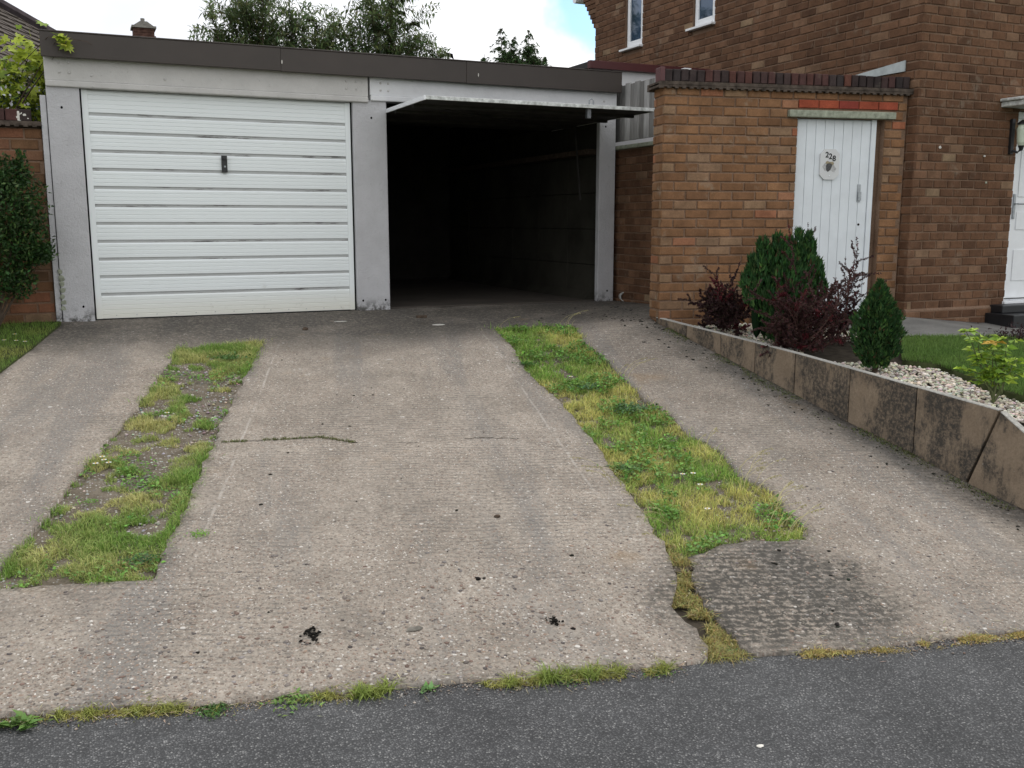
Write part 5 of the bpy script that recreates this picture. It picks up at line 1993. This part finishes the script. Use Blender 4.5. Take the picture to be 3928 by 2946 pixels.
# ------------------------------------------------------------------ garden shrubs
def conifer(name, label, base, H, Rw, n, lobes, col, seed, blunt=False):
    rg = np.random.default_rng(seed)
    root = empty(name, base, label, 'conifer')
    bx, by, bz = base
    MB().tube([(bx, by, bz - .05), (bx, by, bz + H * .5), (bx, by, bz + H * .85)], [Rw * .12, Rw * .08, .01], 6).build('trunk', 'bark', root)
    parts = []
    for (ox, oy, hf, rf, share) in lobes:
        k = int(n * share)
        t_ = rg.random(k) ** .85
        hh = H * hf
        prof = np.sin(np.clip(t_ * .93 + .10, 0, 1) * PI) ** .62 * (1 - .35 * t_)
        if blunt:
            prof = np.clip((t_ + .12) / .26, 0, 1) ** .5 * np.clip((1.02 - t_) / .42, 0, 1) ** .8
        rad = Rw * rf * prof * rg.uniform(.55, 1.0, k) ** .5 * (1 + .16 * np.sin(t_ * 25 + rg.random() * 6))
        th = rg.uniform(0, 2 * PI, k)
        rad = rad * (1 + .12 * np.sin(th * 5 + ox * 40))
        P = np.column_stack([bx + ox * np.clip(t_ * 1.6, 0, 1) + np.cos(th) * rad, by + oy * np.clip(t_ * 1.6, 0, 1) + np.sin(th) * rad, bz + .03 + t_ * hh * .94])
        outd = np.column_stack([np.cos(th), np.sin(th), np.zeros(k)])
        D = outd * rg.uniform(.15, .7, (k, 1)) + np.array([0, 0, 1.0]) + rg.normal(0, .25, (k, 3))
        L = rg.uniform(.028, .065, k) * (H / .9) ** .5 * (1.3 if blunt else 1)
        if blunt:
            D = outd * rg.uniform(.05, .4, (k, 1)) + np.array([0, 0, 1.3]) + rg.normal(0, .18, (k, 3))
        depth = np.clip(rad / (Rw * rf * prof + 1e-6), 0, 1)
        c = rgb_jit(col, k, .25, rg)
        tipm = rg.random(k) < .22
        c[tipm] *= np.array([1.9, 1.6, 1.3])
        dead = rg.random(k) < .03
        c[dead] = (.10, .07, .035)
        # each spray: two crossed slender leaves and a side pair
        for a_ in range(3):
            N = rand_dirs(k, rg)
            D2 = D + rg.normal(0, .35, (k, 3)) * (1 if a_ else .2)
            parts.append(leaves(P, D2, N, L * (1 if a_ == 0 else .8), L * .24, c * (1 if a_ else .85), fold=.1))
    V, F, C = merge(parts)
    np_mesh('foliage', V, F, 'needle', C, root)
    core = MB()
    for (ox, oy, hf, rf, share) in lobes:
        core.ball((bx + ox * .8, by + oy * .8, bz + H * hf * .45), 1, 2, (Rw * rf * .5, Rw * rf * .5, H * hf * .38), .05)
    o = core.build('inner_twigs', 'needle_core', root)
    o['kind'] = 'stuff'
    return root


conifer('upright_conifer', 'big dark green many-headed conifer in front of the outbuilding wall', (5.385, 6.44, -.12), .95, .305, 7600,
        [(-.15, .10, .93, .42, .14), (-.06, .04, .96, .40, .13), (.02, -.01, .92, .46, .15), (.09, -.05, 1.0, .38, .12), (.16, -.09, .97, .36, .12), (.23, -.12, .74, .34, .09), (-.22, .14, .76, .34, .09), (.0, -.08, .8, .55, .16)], (.036, .092, .030), 21, True)
conifer('dwarf_conifer', 'small pointed green conifer beside the gravel and lawn', (5.33, 5.33, -.19), .66, .205, 5200,
        [(0, 0, 1.0, .80, .6), (-.05, .05, .80, .75, .2), (.06, -.03, .82, .75, .2)], (.035, .085, .028), 22)


def berberis(name, label, base, H, Rx, n, col, seed, tops, leaf=.017):
    rg = np.random.default_rng(seed)
    rnd = random.Random(seed)
    root = empty(name, base, label, 'shrub', 'purple berberis shrubs in the planting bed')
    B = Vector(base)
    tw = MB()
    lp, ld = [], []
    def branch(p, d, L, depth):
        pts = [p]
        q_ = p.copy()
        dd = d.copy()
        for i in range(5):
            dd = (dd + Vector((rnd.gauss(0, .17), rnd.gauss(0, .17), rnd.gauss(.02, .1)))).normalized()
            q_ = q_ + dd * (L / 5)
            pts.append(q_.copy())
            if depth < 2 and i > 0 and rnd.random() < .8:
                side = Vector((rnd.gauss(0, 1), rnd.gauss(0, 1), rnd.gauss(.25, .6))).normalized()
                branch(q_.copy(), (dd * .6 + side * .8).normalized(), L * rnd.uniform(.35, .6), depth + 1)
            nl = 10 if depth == 0 else 13
            for j in range(nl):
                lp.append(tuple(pts[-2].lerp(pts[-1], rnd.random())))
                ld.append(tuple(dd))
        r0 = .005 / (1 + depth)
        tw.tube(pts, [r0, r0 * .9, r0 * .8, r0 * .65, r0 * .5, r0 * .3], 4, cap=False)
    for t_ in tops:
        T = Vector(t_)
        d = T - B
        branch(B + Vector((rnd.gauss(0, .03), rnd.gauss(0, .03), 0)), d.normalized(), d.length, 0)
    for k in range(n):
        th = rnd.uniform(0, 2 * PI)
        el = rnd.uniform(-.05, 1.45)
        L = rnd.uniform(.5, 1.0)
        d = Vector((math.cos(th) * math.cos(el) * Rx, math.sin(th) * math.cos(el) * Rx, math.sin(el) * H)) * L
        branch(B + Vector((0, 0, .03)), d.normalized(), d.length, 0)
    tw.build('twigs', 'twig', root)
    P = np.array(lp)
    kk = len(P)
    D = np.array(ld) + rg.normal(0, .9, (kk, 3))
    c = rgb_jit(col, kk, .3, rg)
    red = vnoise(P[:, 0] * 9, P[:, 2] * 9, 1.4) > .80
    c[red] = rgb_jit((.13, .022, .03), int(red.sum()), .25, rg)
    gr = rg.random(kk) < .15
    c[gr] = rgb_jit((.05, .04, .025), int(gr.sum()), .25, rg)
    L = rg.uniform(.7, 1.25, kk) * leaf
    V, F, C = leaves(P, D, rand_dirs(kk, rg), L, L * .55, c)
    np_mesh('leaves', V, F, 'leaf', C, root)
    return root


berberis('berberis', 'rounded dark purple berberis at the outbuilding corner', (5.24, 7.02, -.06), .31, .25, 44, (.055, .026, .027), 31,
         [(5.31, 7.0, .34), (5.12, 7.12, .22), (5.04, 7.17, .16)])
berberis('berberis', 'large sprawling red purple berberis in front of the big conifer', (5.30, 6.08, -.13), .48, .38, 40, (.080, .036, .036), 32,
         [(5.33, 6.0, .50), (5.15, 6.17, .45), (5.42, 5.9, .47), (5.1, 6.25, .28), (5.36, 5.75, .1), (5.28, 5.8, .05)], .018)
berberis('berberis', 'thin open twiggy berberis against the white plank door', (5.86, 6.32, -.10), .42, .24, 9, (.055, .020, .026), 33,
         [(6.00, 6.27, .50), (6.06, 6.22, .56), (5.91, 6.35, .63), (5.87, 6.39, .38), (6.12, 6.15, .32), (5.78, 6.4, .40)], .016)

# rose with lime green leaves
def rose():
    rg = np.random.default_rng(41)
    rnd = random.Random(41)
    base = Vector((5.42, 4.37, -.26))
    root = empty('rose_bush', base, 'young rose bush with lime green and orange leaves at the gravel edge', 'rose')
    st = MB()
    LP, LD, LC, LL = [], [], [], []
    tops = [(5.275, 4.538, .20), (5.33, 4.46, .13), (5.385, 4.40, .12), (5.45, 4.33, .15), (5.49, 4.27, .02), (5.36, 4.45, .02), (5.30, 4.44, -.06), (5.45, 4.40, .04), (5.52, 4.30, -.08)]
    for ti, T in enumerate(tops):
        T = Vector(T)
        pts = [base + (T - base) * f + Vector((rnd.gauss(0, .012), rnd.gauss(0, .012), .04 * math.sin(f * PI))) for f in np.linspace(0, 1, 6)]
        st.tube(pts, [.006, .005, .004, .0035, .003, .002], 5)
        for i in range(2, 6):
            for side in range(2 if i < 5 else 3):
                th = rnd.uniform(0, 2 * PI)
                pd = Vector((math.cos(th), math.sin(th), rnd.uniform(-.1, .35))).normalized()
                pl_ = rnd.uniform(.05, .085)
                q0_ = pts[i]
                st.tube([q0_, q0_ + pd * pl_], [.0015, .001], 3, cap=False)
                orange = (i == 5 and ti == 2)
                for f, sd in ((1.0, 0), (.65, 1), (.65, -1), (.35, 1), (.35, -1)):
                    sv_ = pd.cross(Vector((0, 0, 1))).normalized() * sd
                    LP.append(tuple(q0_ + pd * pl_ * f))
                    LD.append(tuple(pd * (.5 if sd else 1) + sv_))
                    LL.append(rnd.uniform(.045, .078))
                    LC.append((.60, .38, .07) if orange else ((.36, .50, .06) if rnd.random() < .65 else (.22, .36, .06)))
    st.build('stems', 'twig_green', root)
    P = np.array(LP)
    k = len(P)
    N = np.tile([0, 0, 1.0], (k, 1)) + rg.normal(0, .35, (k, 3))
    V, F, C = leaves(P, np.array(LD), N, np.array(LL), np.array(LL) * .62, np.array(LC) * np.clip(1 + rg.normal(0, .18, (k, 1)), .5, 1.5), droop=.15)
    np_mesh('leaves', V, F, 'leaf', C, root)


rose()
# low dark plant at the lawn's far edge by the path
root = empty('heather', (7.3, 5.70, -.11), 'low dark purple plant at the lawn edge below the front steps', 'plant')
rg = np.random.default_rng(51)
k = 900
P = np.column_stack([7.32 + rg.normal(0, .16, k), 5.68 + rg.normal(0, .10, k), -.11 + np.abs(rg.normal(0, .06, k))])
V, F, C = leaves(P, rand_dirs(k, rg) + np.array([0, 0, .6]), rand_dirs(k, rg), rg.uniform(.02, .04, k), rg.uniform(.008, .014, k), rgb_jit((.045, .022, .025), k, .3, rg))
np_mesh('leaves', V, F, 'leaf', C, root)


# dense privet shrub in front of the left wall
def privet():
    rg = np.random.default_rng(61)
    root = empty('privet_shrub', (-.62, 9.45, 0), 'dark green privet shrub growing against the brick garden wall', 'shrub')
    tw = MB()
    lobes = [(-.55, 9.42, .95, .38, .42), (-.36, 9.42, 1.05, .24, .30), (-.34, 9.45, .70, .22, .22), (-.75, 9.45, .6, .42, .45), (-.33, 9.42, 1.32, .07, .18), (-.48, 9.45, 1.28, .15, .18), (-.45, 9.45, .40, .18, .18), (-.25, 9.44, .62, .14, .10), (-.9, 9.5, 1.15, .35, .35)]
    parts = []
    for (x, y, z, r, rz) in lobes:
        k = int(5200 * r)
        d = rand_dirs(k, rg)
        rr = rg.random(k) ** .4
        P = np.column_stack([x + d[:, 0] * r * rr, y + d[:, 1] * r * .8 * rr, z + d[:, 2] * rz * rr])
        P = P[(P[:, 1] < 9.74)]
        k = len(P)
        D = rand_dirs(k, rg) + np.array([0, -.2, .5])
        L = rg.uniform(.03, .052, k)
        c = rgb_jit((.030, .072, .018), k, .3, rg)
        br = rg.random(k) < .10
        c[br] = rgb_jit((.09, .16, .04), int(br.sum()), .2, rg)
        parts.append(leaves(P, D, rand_dirs(k, rg) + np.array([0, -.3, .9]), L, L * .45, c))
        tw.tube([(-.62, 9.46, -.02), ((x - .62) / 2, 9.46, z * .5), (x, y, z)], [.012, .009, .004], 5)
    tw.build('stems', 'bark', root)
    V, F, C = merge(parts)
    np_mesh('leaves', V, F, 'leaf', C, root)


privet()


# lime-leaved maple behind the left wall
def maple():
    rg = np.random.default_rng(71)
    rnd = random.Random(71)
    root = empty('golden_maple', (-.7, 10.5, 0), 'lime green leafed maple shrub rising behind the brick garden wall', 'shrub')
    tw = MB()
    cl = [(-.22, 10.38, 2.42, .20, 46), (-.10, 10.36, 2.33, .14, 34), (-.42, 10.4, 2.20, .16, 34), (-.30, 10.36, 2.05, .20, 40), (-.12, 10.38, 2.0, .12, 22), (-.55, 10.42, 1.98, .16, 30), (-.08, 10.3, 2.16, .10, 20), (-.33, 10.4, 1.88, .16, 22), (-.75, 10.5, 2.3, .25, 40), (.035, 9.60, 2.475, .02, 3), (.075, 9.60, 2.43, .03, 4), (-.12, 10.3, 1.86, .10, 14)]
    LV, LF, LC = [], [], []
    for (x, y, z, r, k) in cl:
        tw.tube([(-.7, 10.5, 0), (-.6, 10.5, 1.5), ((x - .6) / 2, (y + 10.5) / 2, (z + 1.6) / 2), (x, y, z)], [.02, .014, .008, .003], 5)
        for i in range(int(k * 2.6)):
            p = Vector((x + rnd.gauss(0, r * .6), y + rnd.gauss(0, r * .5), z + rnd.gauss(0, r * .5)))
            d = Vector((rnd.gauss(0, 1), rnd.gauss(-.5, .6), rnd.gauss(-.3, .5))).normalized()
            nn = Vector((rnd.gauss(0, .5), rnd.gauss(-.8, .4), rnd.gauss(.9, .4))).normalized()
            s_ = d.cross(nn).normalized()
            nn = s_.cross(d)
            R_ = rnd.uniform(.04, .075)
            b = len(LV)
            ang = [0, .32, .62, .95, 1.35, 1.9, -1.9, -1.35, -.95, -.62, -.32]
            rad = [1.0, .55, .92, .5, .75, .3, .3, .75, .5, .92, .55]
            LV.append(tuple(p + d * R_ * .1))
            for a_, q_ in zip(ang, rad):
                v = p + d * math.cos(a_) * R_ * q_ * 1.25 + s_ * math.sin(a_) * R_ * q_ * 1.25 + nn * R_ * .12 * q_
                LV.append(tuple(v))
            for j in range(len(ang)):
                j2 = (j + 1) % len(ang)
                if j == 5:
                    continue
                LF.append((b, b + 1 + j, b + 1 + j2))
            c = (.38, .46, .05) if rnd.random() < .6 else ((.22, .32, .045) if rnd.random() < .7 else (.50, .50, .09))
            f = rnd.uniform(.7, 1.25)
            LC += [tuple(x_ * f for x_ in c)] * 12
    tw.tube([(-.3, 10.2, 2.3), (-.05, 9.62, 2.47), (.10, 9.60, 2.47), (.26, 9.62, 2.455), (.30, 9.62, 2.43)], .003, 4)
    tw.build('branches', 'bark', root)
    np_mesh('leaves', np.array(LV), [np.array(LF)], 'leaf', np.array(LC), root)


maple()
# pale flowered creeper under the maple
root = empty('white_flowered_creeper', (-.4, 10.2, 0), 'grey green creeper with small white flowers over the garden wall', 'creeper')
rg = np.random.default_rng(81)
k = 520
P = np.column_stack([rg.uniform(-.75, -.12, k), rg.uniform(10.08, 10.35, k), rg.uniform(1.5, 2.2, k)])
V, F, C = leaves(P, rand_dirs(k, rg), rand_dirs(k, rg), rg.uniform(.03, .06, k), rg.uniform(.015, .03, k), rgb_jit((.035, .06, .03), k, .3, rg))
np_mesh('leaves', V, F, 'leaf', C, root)
k = 60
P = np.column_stack([rg.uniform(-.7, -.14, k), rg.uniform(10.02, 10.1, k), rg.uniform(1.88, 2.2, k)])
V, F, C = leaves(P, rand_dirs(k, rg), rand_dirs(k, rg) + np.array([0, -1, 0]), rg.uniform(.02, .045, k), rg.uniform(.015, .03, k), rgb_jit((.6, .62, .66), k, .12, rg))
np_mesh('flowers', V, F, 'leaf', C, root)['kind'] = 'stuff'
MB().tube([(-.4, 10.2, -.05), (-.35, 10.2, 1.0), (-.4, 10.2, 2.0)], [.015, .01, .004], 5).build('stem', 'bark', root)


# ------------------------------------------------------------------ shrubs behind the garage
def buddleia(label, bx, by, canes, seed, dens=1.0, col=(.12, .165, .07)):
    rg = np.random.default_rng(seed)
    rnd = random.Random(seed)
    root = empty('buddleia', (bx, by, 0), label, 'shrub', 'buddleia shrubs behind the garage')
    st, sp = MB(), MB()
    LP, LD, LL = [], [], []

    def shoot(pts, r0, z_from, step):
        st.tube(pts, [r0 * (1 - .75 * i / (len(pts) - 1)) for i in range(len(pts))], 4, cap=False)
        P = [Vector(p) for p in pts]
        tot = sum((P[i + 1] - P[i]).length for i in range(len(P) - 1))
        n_ = max(2, int(tot / step))
        for k in range(n_):
            f = k / n_ * (len(P) - 1)
            i = min(int(f), len(P) - 2)
            q_ = P[i].lerp(P[i + 1], f - i)
            if q_.z < z_from:
                continue
            d = (P[i + 1] - P[i]).normalized()
            th = k * 1.57 + rnd.uniform(-.3, .3)
            a = d.orthogonal().normalized()
            b = d.cross(a)
            for s_ in (0, PI):
                o_ = a * math.cos(th + s_) + b * math.sin(th + s_)
                LP.append(tuple(q_))
                LD.append(tuple(o_ + d * rnd.uniform(.2, .8)))
                LL.append(rnd.uniform(.09, .16))
    for (tx, tz, spike) in canes:
        T = Vector((tx, by + rnd.uniform(-.5, .5), tz))
        B = Vector((bx + rnd.uniform(-.3, .3), by + rnd.uniform(-.2, .2), 0))
        mid = B.lerp(T, .55) + Vector((rnd.gauss(0, .1), 0, .25))
        pts = [B, B.lerp(mid, .5) + Vector((0, 0, .1)), mid, mid.lerp(T, .5) + Vector((0, 0, .08)), T]
        shoot(pts, .02, 2.2, .03)
        for k in range(int(30 * dens)):
            f = rnd.uniform(.45, .97)
            q_ = mid.lerp(T, (f - .45) / .52) if f > .5 else B.lerp(mid, .9)
            th = rnd.uniform(0, 2 * PI)
            L = rnd.uniform(.25, .6)
            e1 = q_ + Vector((math.cos(th) * L * .6, math.sin(th) * L * .6, L * .55))
            e2 = e1 + Vector((math.cos(th) * L * .35, math.sin(th) * L * .3, -.02))
            shoot([q_, q_.lerp(e1, .5) + Vector((0, 0, .03)), e1, e2], .006, 2.2, .036)
        if spike:
            d = Vector((rnd.choice((-1, 1)) * .7 if spike == 1 else .8, 0, .25))
            c1 = T + d * .10
            c2 = T + d * .22 + Vector((0, 0, -.04))
            c3 = T + d * .28 + Vector((0, 0, -.13))
            sp.tube([T, c1, c2, c3], [.015, .035, .035, .01], 6)
    st.build('stems', 'bark', root)
    if sp.v:
        o_ = sp.build('seed_heads', 'moss_black', root)
        o_['kind'] = 'stuff'
    P = np.array(LP)
    k = len(P)
    D = np.array(LD)
    L = np.array(LL)
    c = rgb_jit(col, k, .28, rg)
    y_ = rg.random(k) < .06
    c[y_] = rgb_jit((.12, .15, .04), int(y_.sum()), .2, rg)
    V, F, C = leaves(P, D, np.tile([0, 0, 1.0], (k, 1)) + rg.normal(0, .3, (k, 3)), L, L * .24, c, fold=.25, droop=.22)
    np_mesh('leaves', V, F, 'leaf_thin', C, root)


buddleia('tall leafy buddleia nearest the chimney, with long arching canes', 3.0, 16.5,
         [(2.22, 4.0, 0), (2.5, 4.25, 0), (2.9, 4.6, 0), (2.75, 4.3, 0), (3.05, 4.75, 0), (3.3, 4.2, 0), (2.35, 3.75, 0), (2.7, 3.8, 0), (3.0, 4.2, 0), (3.2, 3.8, 0), (2.6, 3.5, 0)], 91)
buddleia('mid height leafy buddleia with upright canes between two taller ones', 3.9, 16.5,
         [(3.5, 4.25, 0), (3.7, 4.05, 0), (3.95, 4.15, 1), (4.15, 4.0, 0), (3.4, 3.9, 0), (4.0, 3.75, 0), (3.7, 3.7, 0), (4.3, 4.2, 1)], 92)
buddleia('tall leafy buddleia with drooping dark seed heads above the middle pillar', 4.95, 16.5,
         [(4.6, 4.25, 0), (4.75, 4.5, 0), (4.95, 4.65, 0), (5.1, 4.55, 2), (5.3, 4.40, 2), (5.4, 4.15, 2), (4.8, 3.9, 0), (5.1, 4.0, 0), (5.25, 3.75, 0), (4.5, 3.8, 0), (4.9, 4.3, 0)], 93)
buddleia('low leafy buddleia at the end of the row nearest the brick house', 5.8, 16.6,
         [(5.6, 3.95, 0), (5.85, 3.85, 0), (6.05, 3.72, 2), (5.7, 3.6, 0), (5.45, 3.7, 0)], 94, .8)


def cypress(label, bx, by, leaders, seed):
    rg = np.random.default_rng(seed)
    rnd = random.Random(seed)
    root = empty('cypress_tree', (bx, by, 0), label, 'tree')
    st = MB()
    LP, LD = [], []
    for (tx, tz, spread) in leaders:
        T = Vector((tx, by + rnd.uniform(-.3, .3), tz))
        B = Vector((bx + (tx - bx) * .5, by, 0))
        K = B.lerp(T, .7)
        st.tube([B, K, T], [.03, .015, .004], 5)
        n_ = int(95 * spread)
        for k in range(n_):
            f = rnd.random() ** .8
            q_ = T.lerp(K, f)
            th = rnd.uniform(0, 2 * PI)
            L = spread * (.05 + .52 * f) * rnd.uniform(.4, 1.15)
            e1 = q_ + Vector((math.cos(th) * L, math.sin(th) * L, L * rnd.uniform(-.1, .5)))
            e2 = e1 + Vector((math.cos(th) * L * .5, math.sin(th) * L * .4, -.09 * spread))
            st.tube([q_, e1, e2], [.004, .002, .001], 3, cap=False)
            for j in range(34):
                g = rnd.random()
                p = q_.lerp(e1, g) if g < .7 else e1.lerp(e2, (g - .7) / .3)
                LP.append(tuple(p))
                LD.append((math.cos(th) + rnd.gauss(0, .6), math.sin(th) + rnd.gauss(0, .6), rnd.gauss(-.1, .5)))
    st.build('trunk', 'bark', root)
    P = np.array(LP)
    k = len(P)
    L = rg.uniform(.03, .075, k)
    V, F, C = leaves(P, np.array(LD), rand_dirs(k, rg), L, L * .30, rgb_jit((.055, .10, .035), k, .3, rg), droop=.35)
    np_mesh('crown', V, F, 'needle', C, root)


cypress('dark feathery cypress tree above the garage roof near the brick house', 8.3, 18.0,
        [(7.95, 4.65, .8), (8.15, 4.45, 1.0), (8.45, 4.6, 1.0), (8.65, 4.35, .9), (8.3, 4.2, 1.3), (8.1, 4.05, 1.4), (8.5, 4.1, 1.4), (7.65, 4.15, .55), (7.45, 4.0, .4), (8.85, 4.15, .5), (8.98, 3.95, .35), (8.3, 3.9, 1.6), (8.15, 4.25, 1.5), (8.45, 4.3, 1.5), (7.95, 4.1, 1.2), (8.6, 4.05, 1.2), (8.3, 4.05, 1.8)], 95)
